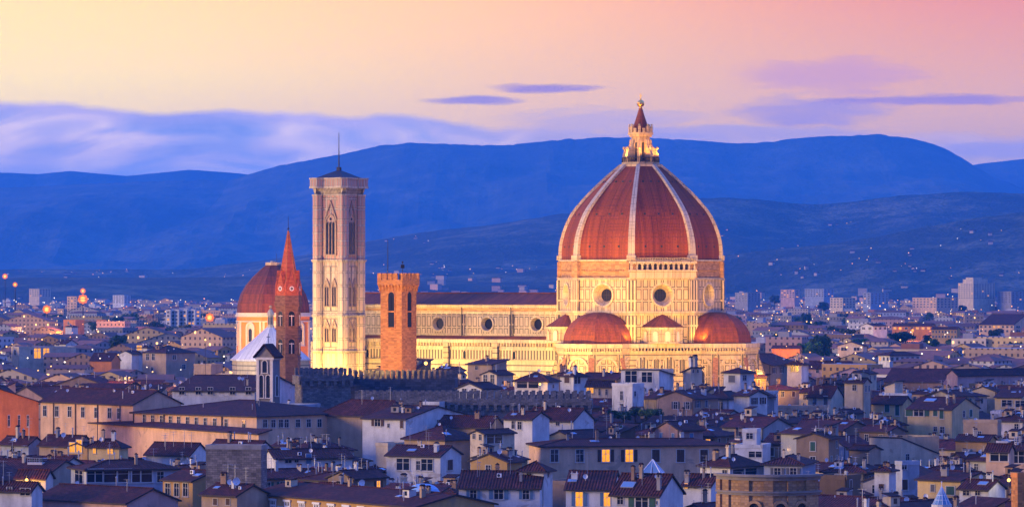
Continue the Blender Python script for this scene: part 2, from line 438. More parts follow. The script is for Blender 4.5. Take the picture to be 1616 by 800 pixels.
def hill(name, tab, Y, depth, mt, rough, seed, x0=-500, x1=2150, st=7, nt_=44):
    mb = MB(); nx = int((x1 - x0) / st) + 1
    P = []
    for i in range(nx):
        px = x0 + i * st; row = []
        zr = CAMZ + (HOR - interp(tab, px)) / F * Y
        for j in range(nt_ + 8):
            t = j / nt_ if j <= nt_ else 1 + (j - nt_) * .06
            yy = Y - depth * (1 - t); xx = (px - CX) / F * Y * (.62 + .38 * min(t, 1.4))
            xx = (px - CX) / F * Y
            q = t if t <= 1 else max(0, 1 - (t - 1) * 1.6)
            prof = q ** 1.25 * (1.0 if t <= 1 else 1)
            v = Vector((xx / 1300 + seed, yy / 2100, seed * 1.7))
            g = noise.fractal(v, .9, 2.0, 6) if True else 0
            rdg = abs(noise.noise(Vector((xx / 600 + seed * 3, yy / 3700, 3.1))))
            amp = 4 * q * (1 - q) + .08
            z = zr * prof + (g * rough - rdg * rough * .9) * amp * (1 if t <= 1 else .4)
            if abs(t - 1) < 1e-6: z = zr + noise.fractal(Vector((xx / 70 + seed, 0, 1)), .6, 2, 6) * rough * .045
            row.append((xx, yy, max(z, -.5)))
        P.append(row)
    for i in range(nx - 1):
        for j in range(nt_ + 7): mb.face([P[i][j], P[i + 1][j], P[i + 1][j + 1], P[i][j + 1]])
    o = mb.build(name, mt, kind='structure')
    for p in o.data.polygons: p.use_smooth = True
    return o, P
hm1 = hillmat("wooded_ridge", ((.015, .025, .018), (.04, .055, .032), (.13, .14, .08)), .0011)
hm2 = hillmat("wooded_slope", ((.006, .010, .007), (.024, .032, .014), (.20, .185, .09)), .0024)
RIDGE = [(-500, 305), (0, 297), (120, 291), (200, 288), (300, 284), (362, 285), (400, 273), (440, 262), (480, 254), (520, 247), (560, 239), (600, 230), (640, 226), (700, 227), (760, 230), (800, 229),
         (860, 223), (900, 220), (950, 217), (1000, 217), (1050, 219), (1100, 222), (1150, 226), (1200, 226), (1250, 219), (1300, 215), (1340, 215), (1375, 212), (1410, 215), (1450, 221), (1480, 230),
         (1510, 244), (1530, 257), (1560, 276), (1620, 300), (2150, 330)]
hill('mountain_ridge', RIDGE, 20500, 6000, hm1, 125, 1.3)
hill('mountain_ridge', [(-500, 330), (1300, 300), (1450, 275), (1530, 261), (1570, 256), (1616, 251), (1750, 240), (2150, 260)], 23400, 2700, hm1, 48, 8.1, 1200, 2150)
hill('mountain_ridge', [(-500, 262), (-100, 268), (60, 275), (110, 270), (200, 278), (300, 268), (380, 274), (450, 285), (700, 300)], 24200, 3000, hm1, 40, 5.5, -500, 700)
_, HP1 = hill('hillside', [(-500, 425), (300, 425), (470, 404), (520, 396), (580, 381), (640, 371), (700, 362), (760, 357), (820, 348), (880, 339), (940, 330), (1000, 322), (1060, 317), (1110, 313), (1150, 312), (1200, 315),
     (1250, 321), (1290, 323), (1340, 319), (1400, 311), (1450, 307), (1520, 303), (1570, 304), (1616, 306), (1800, 300), (2150, 320)], 11500, 2700, hm2, 50, 3.7)
_, HP2 = hill('hillside', [(-500, 440), (700, 437), (1000, 415), (1130, 405), (1180, 398), (1240, 392), (1300, 386), (1360, 378), (1420, 366), (1480, 355), (1540, 344), (1616, 335), (1800, 318), (2150, 330)], 8800, 1300, hm2, 32, 9.2)
hz = MB(); hz.box(-HX, HX, HY0, HY1, -1.2, 915)
hmat = bpy.data.materials.new("haze"); hmat.use_nodes = True; E.nt = hmat.node_tree
E.nt.nodes.remove(E.nt.nodes['Principled BSDF'])
pv = E.nt.nodes.new('ShaderNodeVolumePrincipled'); pv.inputs['Color'].default_value = (.05, .35, 1.0, 1); pv.inputs['Density'].default_value = 4.9e-5
pv.inputs['Anisotropy'].default_value = 0.0
E.nt.links.new(pv.outputs[0], E.nt.nodes['Material Output'].inputs['Volume'])
hz.build('haze', hmat, kind='stuff')

# ------------------------------------------------------------------ floodlights
def flood(loc, target, power, col=(1.0, .60, .22), size=R(95), blend=.6, radius=.8, name='floodlight'):
    d = bpy.data.lights.new(name, 'SPOT'); o = bpy.data.objects.new(name, d); COL.objects.link(o)
    d.energy = power; d.color = col; d.spot_size = size; d.spot_blend = blend; d.shadow_soft_size = radius
    o.location = loc; o.rotation_euler = (Vector(target) - Vector(loc)).to_track_quat('-Z', 'Y').to_euler()
    return o
def bulb(loc, power, col=(1.0, .5, .12), radius=.4):
    d = bpy.data.lights.new('lamp', 'POINT'); o = bpy.data.objects.new('lamp', d); COL.objects.link(o)
    d.energy = power; d.color = col; d.shadow_soft_size = radius; o.location = loc
    return o

# ------------------------------------------------------------------ cathedral (local frame: nave along -x, south side faces -y)
DC = Vector(((1011 - CX) / F * 1250, 1250, 0)); DR = R(-30.8)
CM = TR(DR, *DC)
cath = thing('cathedral', 'floodlit marble cathedral with a huge red ribbed dome and a long nave', 'cathedral', DC, DR)
OCT = lambda r, a=R(22.5): ngon(r, 8, a)
RO = 27.1
AP = RO * math.cos(R(22.5)); FW = 2 * RO * math.sin(R(22.5))
# main body under the drum
mb = MB(); mb.prism(OCT(30.8), 0, 31.6, 0); mb.build('lower_body', M['band_fine'], cath)
mb = MB()
mb.prism(OCT(31.2), 31.6, 32.0, 0); mb.prism(OCT(31.8), 32.9, 34.3, 0, True, True)
ap2 = 31.2 * math.cos(R(22.5))
for k in range(8):
    T = TR(R(45 * k + 90)) @ Matrix.Translation((0, -ap2 + .02, 0)); w2 = 31.2 * math.sin(R(22.5))
    n = 22
    for i in range(n):
        x = -w2 + (i + .5) * 2 * w2 / n; mb.box(x - .22, x + .22, -.45, 0, 32.0, 32.9, 0, T)
mb.build('corbel_cornice', M['marble'], cath)
mb = MB(); mb.prism(OCT(28.6), 34.3, 34.5, 0); mb.build('terrace_roof', M['dome2'], cath)
mb = MB(); mb.prism(OCT(RO - .35), 34.4, 44.3, 0, False)
mb.build('drum_base_wall', M['drum_panel'], cath)
mb = MB(); mb.prism(OCT(RO + .75), 43.9, 44.7, 0, True, True); mb.prism(OCT(RO + .35), 43.3, 43.9, 0, True, True)
mb.prism(OCT(RO + .55), 54.7, 55.3, 0, True, True)
for k in range(8):
    if k in (6, 7, 0, 5): pass
mb.build('drum_cornice', M['marble'], cath)
mb = MB(); gl = []
for k in range(8):
    T = TR(R(45 * k + 90)) @ Matrix.Translation((0, -AP, 0))
    holed(mb, -FW / 2, FW / 2, 44.7, 54.7, 0, 49.8, 3.45, T, 0, 32, 2.6, 2.0, 1, 1, .55, .32)
mb.build('drum_wall', [M['drum_panel'], M['marble']], cath)
for k in range(8):
    T = TR(R(45 * k + 90)) @ Matrix.Translation((0, -AP, 0)); mb = MB()
    disc(mb, 0, 49.8, 2.02, 2.55, T, 0)
    for q in (-.9, 0, .9): mb.box(q - .06, q + .06, 2.40, 2.54, 48.0, 51.6, 1, T)
    mb.box(-1.9, 1.9, 2.38, 2.53, 49.75, 49.87, 1, T)
    mb.build('oculus_window', [M['glass'], M['iron']], cath)
for k in range(8):
    mb = MB()
    a_ = R(22.5 + 45 * k); T = TR(a_ + R(90)) @ Matrix.Translation((0, -RO + 1.0, 0))
    mb.box(-1.75, 1.75, -1.35, .6, 34.4, 43.2, 0, T); mb.box(-1.75, 1.75, -1.35, .6, 44.72, 54.6, 0, T); mb.box(-1.5, 1.5, -1.2, .6, 55.32, 60.6, 1, T)
    mb.build('corner_pilaster', [M['slim_panel'], M['tanbrick']], cath)
mb = MB(); mb.prism(OCT(RO - .5), 55.3, 60.7, 0, True)
for k in range(8):
    T = TR(R(45 * k + 90)) @ Matrix.Translation((0, -AP + .46, 0))
    for i in range(17): mb.box(-7.2 + i * .9 - .16, -7.2 + i * .9 + .16, -.35, 0, 57.4, 57.9, 0, T)
mb.build('unfinished_band', M['tanbrick'], cath)
mb = MB(); mb.prism(OCT(RO + .05), 60.7, 61.2, 0, True, True); mb.build('dome_footing', M['marble'], cath)
# loggia on the south-east face
T = TR(R(-45 + 90)) @ Matrix.Translation((0, -AP, 0)); mb = MB()
hw = FW / 2 + .6
mb.box(-hw, hw, -1.0, .8, 55.32, 57.4, 0, T); mb.box(-hw - .3, hw + .3, -1.35, .8, 57.4, 57.9, 0, T)
mb.box(-hw, hw, -.1, .7, 57.9, 60.6, 2, T)
nA = 12
for i in range(nA + 1):
    x = -hw + .5 + i * (2 * hw - 1.0) / nA; mb.box(x - .3, x + .3, -1.05, -.12, 57.9, 59.9, 0, T)
for i in range(nA):
    x = -hw + .5 + (i + .5) * (2 * hw - 1.0) / nA; w = (2 * hw - 1.0) / nA - .6
    for q in range(6):
        t0, t1 = math.pi * q / 6, math.pi * (q + 1) / 6
        mb.face([(x - w / 2 * math.cos(t0), -1.0, 59.3 + w / 2 * math.sin(t0)), (x - w / 2 * math.cos(t1), -1.0, 59.3 + w / 2 * math.sin(t1)), (x - w / 2 * math.cos(t1), -1.0, 60.0), (x - w / 2 * math.cos(t0), -1.0, 60.0)], 0, T)
mb.box(-hw - .2, hw + .2, -1.25, .7, 60.0, 60.6, 0, T)
for i in range(40):
    x = -hw + i * 2 * hw / 39; mb.box(x - .07, x + .07, -1.15, -1.0, 60.6, 61.55, 0, T)
mb.box(-hw - .1, hw + .1, -1.2, -.95, 61.55, 61.75, 0, T)
mb.build('loggia_gallery', [M['marble'], M['tanbrick'], M['iron']], cath)
# dome
PROF = [(0, 26.35), (3, 26.30), (6.4, 25.85), (10, 24.75), (14.7, 22.5), (18.8, 19.25), (23, 15.2), (27, 10.9), (30.6, 6.6)]
def prof(h):
    # smooth Catmull-Rom interpolation
    for i in range(len(PROF) - 1):
        if h <= PROF[i + 1][0]:
            p0 = PROF[max(i - 1, 0)]; p1 = PROF[i]; p2 = PROF[i + 1]; p3 = PROF[min(i + 2, len(PROF) - 1)]
            t = (h - p1[0]) / (p2[0] - p1[0]); H = p2[0] - p1[0]
            m1 = (p2[1] - p0[1]) / max(p2[0] - p0[0], 1e-6) * H; m2 = (p3[1] - p1[1]) / max(p3[0] - p1[0], 1e-6) * H
            return (2 * t**3 - 3 * t**2 + 1) * p1[1] + (t**3 - 2 * t**2 + t) * m1 + (-2 * t**3 + 3 * t**2) * p2[1] + (t**3 - t**2) * m2
    return PROF[-1][1]
ND = 30; HD = 30.6
hs = [HD * i / ND for i in range(ND + 1)]
mb = MB(); mb.loft([[(x, y, 61.2 + h) for x, y in OCT(prof(h))] for h in hs], 0, True, False, True)
mb.build('dome', M['dome'], cath)
domeo = [o for o in COL.objects if o.name == 'dome'][0]
for k in range(8):
    a_ = R(22.5 + 45 * k); T = TR(a_ + R(90)); mb = MB(); rings = []
    for i, h in enumerate(hs):
        w = 1.15 - .55 * i / ND; r = prof(h); r2 = prof(min(h + .5, HD)); r1 = prof(max(h - .5, 0))
        slope = math.atan2(r1 - r2, 1.0 if 0 < h < HD else .5); o_ = .62
        rings.append([(-w, -(r - .55), 61.2 + h), (-w, -(r + o_ * math.cos(slope)), 61.2 + h + o_ * math.sin(slope)), (w, -(r + o_ * math.cos(slope)), 61.2 + h + o_ * math.sin(slope)), (w, -(r - .55), 61.2 + h)])
    mb.loft(rings, 0, True, True, True, T); mb.box(-1.45, 1.45, -27.5, -25.5, 61.1, 62.6, 0, T)
    mb.build('dome_rib', M['marble'], cath)
mb = MB()
for k in range(8):
    T = TR(R(45 * k + 90))
    for h in (4.2, 14.6, 25.2):
        r = prof(h) * math.cos(R(22.5)); fw = 2 * prof(h) * math.sin(R(22.5))
        for q in (-.27, 0, .27):
            mb.box(q * fw - .3, q * fw + .3, -r - .12, -r + .6, 61.2 + h - .35, 61.2 + h + .35, 0, T)
mb.build('ventilation_opening', M['iron'], domeo)
# lantern
lan = bpy.data.objects.new('lantern', None); COL.objects.link(lan); lan.parent = cath
O8 = lambda r: OCT(r)
mb = MB(); mb.prism(O8(6.9), 91.5, 92.4, 0, True, True); mb.prism(O8(6.2), 92.4, 93.0, 0)
for k in range(32):
    t = 2 * math.pi * k / 32; rr = 6.1; mb.box(-.09, .09, -rr - .09, -rr + .09, 93.0, 94.4, 1, TR(t))
mb.prism(O8(6.25), 94.4, 94.6, 1, True, True)
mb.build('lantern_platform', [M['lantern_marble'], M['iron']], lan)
mb = MB(); mb.prism(O8(3.0), 93.0, 101.3, 0); mb.prism(O8(3.7), 101.3, 102.0, 0, True, True); mb.prism(O8(4.15), 102.0, 102.7, 0, True, True)
for k in range(8): arch(mb, 1.0, 6.0, TR(R(45 * k + 90)) @ Matrix.Translation((0, -3.0 * math.cos(R(22.5)), 93.6)), .28, .2, False, 0, 1, 0)
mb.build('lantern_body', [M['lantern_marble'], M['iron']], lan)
for k in range(8):
    T = TR(R(22.5 + 45 * k + 90)); mb = MB()
    rings = []
    for (r, z) in ((5.9, 93.0), (5.9, 95.6), (5.3, 97.0), (4.3, 97.6), (3.8, 98.6), (3.5, 100.4)):
        rings.append([(-.42, -r, z), (.42, -r, z), (.42, -2.7, z), (-.42, -2.7, z)])
    mb.loft(rings, 0, True, False, True, T); mb.ball((0, -5.4, 97.6), .62, 0, 6, 4, T)
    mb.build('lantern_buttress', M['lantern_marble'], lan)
mb = MB()
for k in range(16):
    t = R(22.5 * k); rr = 3.65
    mb.box(-.42, .42, -rr - .3, -rr + .3, 102.7, 104.1 + (.7 if k % 2 else 0), 0, TR(t))
    if k % 2: mb.ball((0, -rr, 105.2), .35, 0, 6, 4, TR(t))
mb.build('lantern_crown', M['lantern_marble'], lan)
mb = MB(); mb.loft([[(x, y, z) for x, y in ngon(r, 16)] for r, z in ((3.2, 102.7), (2.9, 103.6), (2.15, 105.6), (1.2, 108.4), (.55, 110.7))], 0, True, False, True)
mb.build('lantern_cone', M['dome2'], lan)
mb = MB(); mb.prism(ngon(.55, 10), 110.7, 111.2, 0); mb.ball((0, 0, 112.2), 1.22, 0, 14, 10)
mb.prism(ngon(.3, 8), 113.3, 113.8, 0); mb.build('gilded_ball', M['gold'], lan)
mb = MB(); mb.box(-.1, .1, -.1, .1, 113.6, 115.6, 0); mb.box(-.55, .55, -.09, .09, 114.6, 114.82, 0); mb.build('cross', M['gold'], lan)
# tribunes
def tribune(ang):
    t = bpy.data.objects.new('tribune', None); COL.objects.link(t); t.parent = cath; t.rotation_euler = (0, 0, R(ang + 90)); 
    c = (0, -29.0); rr = 12.6
    poly = [(c[0] + rr * math.cos(R(q)), c[1] + rr * math.sin(R(q))) for q in (-180 - 22.5, -180 + 22.5, -135 + 22.5, -90 + 22.5, -45 + 22.5, 22.5)]
    mb = MB(); mb.prism(poly, 0, 31.6, 0); mb.build('tribune_wall', M['band_fine'], t)
    mb = MB()
    gp = [(c[0] + (x - c[0]) * 1.045, c[1] + (y - c[1]) * 1.045) for x, y in poly]
    mb.prism(poly, 31.6, 31.9, 0, True); mb.prism(gp, 32.9, 34.35, 0, True, True)
    for j in range(5):
        a_, b_ = Vector((*poly[j], 0)), Vector((*poly[j + 1], 0)); L = (b_ - a_).length; th = math.atan2(b_.y - a_.y, b_.x - a_.x)
        T = TR(th, a_.x, a_.y); n = 11
        for i in range(n): mb.box((i + .5) * L / n - .22, (i + .5) * L / n + .22, -.5, 0, 31.9, 32.9, 0, T)
    mb.build('corbel_cornice', M['marble'], t)
    for j in range(5):
        mb = MB()
        a_, b_ = Vector((*poly[j], 0)), Vector((*poly[j + 1], 0)); L = (b_ - a_).length; th = math.atan2(b_.y - a_.y, b_.x - a_.x)
        T = TR(th, a_.x, a_.y) @ Matrix.Translation((L / 2, 0, 16)); arch(mb, 5.8, 13.4, T, .75, .45, False, 0, 2, .2)
        arch(mb, 2.1, 9.4, T @ Matrix.Translation((0, -.06, .3)), .4, .3, True, 0, 1, .2)
        for q in (-1, 1):
            mb.box(q * 4.0 - .45, q * 4.0 + .45, -.55, 0, -16, 15, 3, T)
        mb.build('blind_arch', [M['marble'], M['glass'], M['nave_panel'], M['slim_panel']], t)
    for q in (-180 + 22.5, -135 + 22.5, -90 + 22.5, -45 + 22.5):
        T = Matrix.Translation((*c, 0)) @ Matrix.Rotation(R(q + 90), 4, 'Z'); mb = MB()
        prof_ = [(-12.3, 0), (-20.5, 0), (-20.3, 9.0), (-13.0, 29.6), (-12.3, 29.6)]
        for s_ in (-.75, .75): mb.face([(s_, y, z) for y, z in prof_], 0, T)
        mb.face([(-.75, -20.5, 0), (.75, -20.5, 0), (.75, -20.3, 9), (-.75, -20.3, 9)], 0, T)
        mb.face([(-.85, -20.5, 9.02), (.85, -20.5, 9.02), (.85, -12.9, 29.9), (-.85, -12.9, 29.9)], 1, T)
        mb.build('buttress', [M['band_fine'], M['brownbrick']], t)
    mb = MB(); cc = (0, -27.6); rings = []
    for i in range(13):
        a_ = math.pi / 2 * i / 12; r = 11.6 * math.cos(a_) ** .92; rings.append([(cc[0] + x, cc[1] + y, 34.36 + 10.0 * math.sin(a_)) for x, y in ngon(max(r, .02), 8, R(22.5))])
    mb.loft(rings, 0); mb.build('half_dome', M['dome2'], t)
for a_ in (-90, 0, 90): tribune(a_)
def exedra(ang):
    t = bpy.data.objects.new('exedra', None); COL.objects.link(t); t.parent = cath; t.rotation_euler = (0, 0, R(ang + 90))
    c = (0, -AP + .3); n = 16; rr = 6.4
    P = lambda r: [(c[0] + r * math.cos(math.pi + math.pi * i / n), c[1] + r * math.sin(math.pi + math.pi * i / n)) for i in range(n + 1)]
    mb = MB(); mb.loft([[(x, y, z) for x, y in P(rr)] for z in (34.4, 39.0)], 0, False)
    mb.loft([[(x, y, z) for x, y in P(rr + .45)] for z in (38.8, 39.6)], 0, False); mb.loft([[(x, y, 34.42) for x, y in P(rr + .4)], [(x, y, 34.9) for x, y in P(rr + .4)], [(x, y, 34.9) for x, y in P(rr - .1)]], 0, False)
    for j in range(5):
        q = math.pi + math.pi * (j + .5) / 5; T = TR(q + math.pi / 2, c[0] + rr * math.cos(q) * .985, c[1] + rr * math.sin(q) * .985, 35.1)
        arch(mb, 1.7, 3.2, T, .35, .35, False, 0, 1, 0, .12)
    for j in range(6):
        q = math.pi + math.pi * j / 5; mb.tube((c[0] + (rr + .2) * math.cos(q), c[1] + (rr + .2) * math.sin(q), 34.9), (c[0] + (rr + .2) * math.cos(q), c[1] + (rr + .2) * math.sin(q), 38.8), .28, 0, 6)
    mb.build('niche_wall', [M['marble'], M['plaster']], t)
    mb = MB(); mb.loft([[(x, y, 39.6) for x, y in P(rr + .7)], [(x, y, 42.0) for x, y in P(3.3)], [(x, y, 44.0) for x, y in P(.05)]], 0, False)
    mb.build('cone_roof', M['dome2'], t)
for a_ in (-45, -135, 45): exedra(a_)
for ang in (-45, -135):
    for (x, w) in ((-7.6, 3.6), (-3.0, 2.5), (1.3, 3.6), (5.6, 2.2), (8.6, 2.6)):
        mb = MB(); T = TR(R(ang + 90)) @ Matrix.Translation((x, -30.8 * math.cos(R(22.5)), 24.6)); arch(mb, w, 5.0 + (w - 2.5) * .5, T, .4, .3, False, 0, 1, .3)
        mb.box(-.09, .09, -.12, 0, 0, 4.6, 2, T)
        mb.build('blind_arch', [M['marble'], M['slim_panel'], M['iron']], cath)
# nave
X0, X1 = -113.0, -20.0
mb = MB()
OC = [-33.2, -52.2, -71.2, -90.2]
T = Matrix.Translation((0, -10.6, 0))
edges = [X1] + [(OC[i] + OC[i + 1]) / 2 for i in range(3)] + [X0]
for i in range(4): holed(mb, edges[i + 1], edges[i], 37.0, 43.4, OC[i], 40.1, 2.2, T, 0, 28, 1.6, 1.75, 1, 1, .55, .3)
mb.box(X0, X1, -10.6, -10.2, 30, 37.0, 1); mb.box(X0, X1, 10.2, 10.6, 0, 46, 1)
mb.build('clerestory_wall', [M['nave_panel'], M['marble']], cath)
for x in OC:
    mb = MB(); disc(mb, x, 40.1, 1.78, 1.5, T, 0); mb.build('oculus_window', M['glass'], cath)
mb = MB()
mb.box(X0, X1, -10.9, -10.0, 43.4, 44.3, 0); mb.box(X0, X1, -10.75, -10.0, 44.3, 45.7, 1); mb.box(X0, X1, -11.4, -10.0, 45.7, 46.6, 0); mb.box(X0, X1, -10.85, -10.61, 36.6, 37.0, 0)
n = 130
for i in range(n): x = X0 + (i + .5) * (X1 - X0) / n; mb.box(x - .18, x + .18, -11.2, -10.75, 45.2, 45.7, 0)
mb.build('nave_cornice', [M['marble'], M['tanbrick']], cath)
for x in edges[1:4]:
    mb = MB(); mb.box(x - .8, x + .8, -11.0, -10.6, 36.3, 43.39, 0); mb.tube((x, -11.25, 34.6), (x, -11.25, 46), .16, 1)
    mb.build('nave_pilaster', [M['slim_panel'], M['iron']], cath)
mb = MB(); mb.face([(X0, -11.6, 46.5), (X1, -11.6, 46.5), (X1, 0, 50.3), (X0, 0, 50.3)]); mb.face([(X1, 11.6, 46.5), (X0, 11.6, 46.5), (X0, 0, 50.3), (X1, 0, 50.3)])
mb.face([(X0, -11.6, 46.45), (X0, 11.6, 46.45), (X1, 11.6, 46.45), (X1, -11.6, 46.45)])
mb.box(X0, X1, -.25, .25, 50.2, 50.55, 0)
mb.build('nave_roof', M['dome2'], cath)
mb = MB(); mb.box(X0 - 2.2, X0, -21.5, 21.5, 0, 34, 0); mb.prism([(X0 - 2.2, -11.8), (X0 - .01, -11.8), (X0 - .01, 11.8), (X0 - 2.2, 11.8)], 34, 47.5, 0)
for x in (X0 - 2.2, X0): mb.face([(x, -12, 47.5), (x, 12, 47.5), (x, 0, 54.2)], 0)
mb.face([(X0 - 2.2, -12, 47.5), (X0, -12, 47.5), (X0, 0, 54.2), (X0 - 2.2, 0, 54.2)], 0); mb.face([(X0 - 2.2, 12, 47.5), (X0, 12, 47.5), (X0, 0, 54.2), (X0 - 2.2, 0, 54.2)], 0)
mb.build('facade', M['nave_panel'], cath)
ya = -20.6
mb = MB(); mb.face([(X0, ya + .6, 33.6), (X1, ya + .6, 33.6), (X1, -10.9, 36.2), (X0, -10.9, 36.2)]); mb.build('aisle_roof', M['dome2'], cath)
mb = MB()
mb.face([(X0, ya, 0), (X1, ya, 0), (X1, ya, 23.5), (X0, ya, 23.5)], 2); mb.face([(X0, ya, 23.5), (X1, ya, 23.5), (X1, ya, 28.7), (X0, ya, 28.7)], 0); mb.face([(X0, ya, 28.7), (X1, ya, 28.7), (X1, ya, 31.9), (X0, ya, 31.9)], 1); mb.face([(X0, ya, 31.9), (X1, ya, 31.9), (X1, ya, 35.0), (X0, ya, 35.0)], 3)
mb.box(X0, X1, ya + .01, ya + 1.0, 0, 35.0, 3)
mb.build('aisle_wall', [M['band_marble'], M['slim_panel'], M['nave_panel'], M['marble']], cath)
mb = MB(); mb.box(X0, X1, ya - .35, ya, 28.3, 28.75, 0); mb.box(X0, X1, ya - .3, ya, 31.9, 32.25, 0); mb.box(X0, X1, ya - .75, ya, 34.1, 35.3, 0); mb.box(X0, X1, ya - .3, ya, 23.3, 23.7, 0)
n = 84
for i in range(n): x = X0 + (i + .5) * (X1 - X0) / n; mb.box(x - .2, x + .2, ya - .6, ya, 32.9, 34.1, 0)
mb.build('corbel_cornice', M['marble'], cath)
for x in edges[1:4]:
    mb = MB(); mb.box(x - .9, x + .9, ya - .9, ya, 0, 34.09, 0); mb.tube((x + 1.2, ya - .3, 0), (x + 1.2, ya - .3, 33), .18, 1)
    mb.build('aisle_buttress', [M['band_fine'], M['iron']], cath)
for x in OC:
    mb = MB(); T = Matrix.Translation((x + 4.5, ya, 13.0)); arch(mb, 2.2, 11, T, .7, .4, True, 0, 1, .4)
    mb.build('aisle_window', [M['marble'], M['glass']], cath); mb = MB(); T = Matrix.Translation((x - 2.6, ya, 28.9)); arch(mb, 1.1, 2.6, T, .3, .2, True, 0, 1, 0)
    mb.build('aisle_window', [M['marble'], M['glass']], cath)

# ------------------------------------------------------------------ bell tower of the cathedral
BT = CM @ Vector((-97.5, -31, 0))
bt = thing('marble_bell_tower', 'tall square marble bell tower with pink and green inlay and a flagpole on top', 'bell tower', BT, DR)
A2 = 4.95
lv = [(0, 30.6, 'tower_low'), (31.2, 42.4, 'tower_low'), (43.0, 60.6, 'tower_low'), (61.3, 82.6, 'tower_panel')]
mb = MB()
for i, (z0, z1, m_) in enumerate(lv): mb.box(-A2, A2, -A2, A2, z0, z1, 0 if i < 3 else 1, bottom=False)
mb.build('shaft', [M['tower_low'], M['tower_panel']], bt)
mb = MB()
for sx in (-1, 1):
    for sy in (-1, 1):
        for i, (z0, z1, m_) in enumerate(lv):
            mb.prism(ngon(1.9, 8, R(22.5), (sx * A2, sy * A2)), z0, z1, 0 if i == 3 else 1, False)
            for zz in ([z0 + 4.4 * q for q in range(1, 5) if z0 + 4.4 * q < z1 - 1] if i == 3 else []): mb.prism(ngon(2.02, 8, R(22.5), (sx * A2, sy * A2)), zz, zz + .35, 2, True, True)
mb.build('corner_pier', [M['pink_slim'], M['tower_low'], M['marble']], bt)
def wring(mb, r, z0, z1, mi=0):
    mb.box(-r, r, -r, r, z0, z1, mi)
    for sx in (-1, 1):
        for sy in (-1, 1): mb.prism(ngon(1.9 + r - A2, 8, R(22.5), (sx * A2, sy * A2)), z0 - .02, z1 + .02, mi, True, True)
mb = MB()
for z0, z1, d in ((30.6, 30.95, .25), (30.95, 31.25, .45), (42.4, 42.75, .25), (42.75, 43.05, .5), (60.6, 61.0, .3), (61.0, 61.4, .6)): wring(mb, A2 + d, z0, z1)
mb.build('string_course', M['marble'], bt)
mb = MB()
wring(mb, A2 + .3, 82.6, 83.0, 0); wring(mb, A2 + 1.15, 85.1, 85.7, 0); wring(mb, A2 + .95, 85.75, 88.0, 1); wring(mb, A2 + 1.2, 88.05, 88.5, 0)
for k in range(4):
    T = TR(R(90 * k))
    for i in range(23):
        x = -6.2 + i * 12.4 / 22; mb.face([(x - .2, -A2 - .1, 83.0), (x + .2, -A2 - .1, 83.0), (x + .2, -A2 - 1.05, 85.1), (x - .2, -A2 - 1.05, 85.1)], 0, T)
        for s_ in (-.2, .2): mb.face([(x + s_, -A2, 83.0), (x + s_, -A2 - .1, 83.0), (x + s_, -A2 - 1.05, 85.1), (x + s_, -A2, 85.1)], 0, T)
mb.box(-A2, A2, -A2, A2, 82.9, 85.2, 2)
mb.build('crown_cornice', [M['marble'], M['pink_slim'], M['tower_panel']], bt)
mb = MB(); mb.loft([[(x, y, z) for x, y in ((-r, -r), (r, -r), (r, r), (-r, r))] for r, z in ((5.6, 88.5), (.7, 91.0))], 0, True, False, True); mb.box(-.6, .6, -.6, .6, 91.0, 92.2, 0)
mb.build('roof', M['lead'], bt)
mb = MB(); mb.tube((0, 0, 92.2), (0, 0, 103.6), .22, 0, 6, .09); mb.build('flagpole', M['iron'], bt)
M['tracery'] = plain('carved_marble_tracery', (.34, .25, .17), .8, .3, .6)
def bifora(T, w, h, n, name, par, gable=False):
    """a pointed window of n lights with slender columns"""
    mb = MB(); tw = w / n
    if not gable:
        arch(mb, w, h, T, .35, .3, True, 0, 2, .3, .04)
        for i in range(n): arch(mb, tw - .22, h - w * .42, T @ Matrix.Translation((-w / 2 + (i + .5) * tw, -.05, 0)), .12, .2, True, 0, 1, 0, .03)
    else:
        arch(mb, w, h, T, .5, .35, True, 0, 2, .35, .04)
        for i in range(n): arch(mb, tw - .26, h - w * .62, T @ Matrix.Translation((-w / 2 + (i + .5) * tw, -.05, 0)), .13, .22, True, 0, 1, 0, .03)
        disc(mb, 0, h - w * .36, w * .13, -.12, T, 1, 10)
    g = .9 if gable else .4
    gw = w / 2 + g; gh = w * (1.5 if gable else .9)
    zb = h - w * (.50 if gable else .35); y = -.42
    for s_ in (-1, 1):
        a_, b_ = (s_ * gw, zb), (0, zb + gh + 1.2); t_ = .34
        q = [(a_[0], a_[1]), (b_[0], b_[1]), (0, b_[1] - t_ * 3.0), (a_[0] - s_ * t_ * 1.6, a_[1])]
        mb.face([(x, y, z) for x, z in q], 3 if gable else 0, T); mb.face([(q[0][0], y, q[0][1]), (q[1][0], y, q[1][1]), (q[1][0], 0, q[1][1]), (q[0][0], 0, q[0][1])], 0, T)
    return mb.build(name, [M['tracery'], M['glass'], M['pink_slim'], M['tracery']], par)
for k in range(4):
    T = TR(R(90 * k)) @ Matrix.Translation((0, -A2, 0))
    bifora(T @ Matrix.Translation((0, 0, 63.2)), 3.7, 13.0, 3, 'belfry_window', bt, True)
    for z0 in (46.0, 34.0):
        for x in (-1.45, 1.45): bifora(T @ Matrix.Translation((x, 0, z0 if z0 > 40 else 34.2)), 1.75, 7.2 if z0 > 40 else 5.3, 2, 'bifora_window', bt)
mb = MB()
for k in range(4):
    T = TR(R(90 * k)) @ Matrix.Translation((0, -A2, 0))
    for (z0, z1) in ((44.2, 59.3), (32.2, 42.0)):
        for (xa, xb, za, zb) in ((-3.0, 3.0, z0, z0 + .3), (-3.0, 3.0, z1 - .3, z1), (-3.0, -2.7, z0 + .3, z1 - .3), (2.7, 3.0, z0 + .3, z1 - .3), (-.14, .14, z0 + .3, z1 - .3)): mb.box(xa, xb, -.16, 0, za, zb, 0, T)
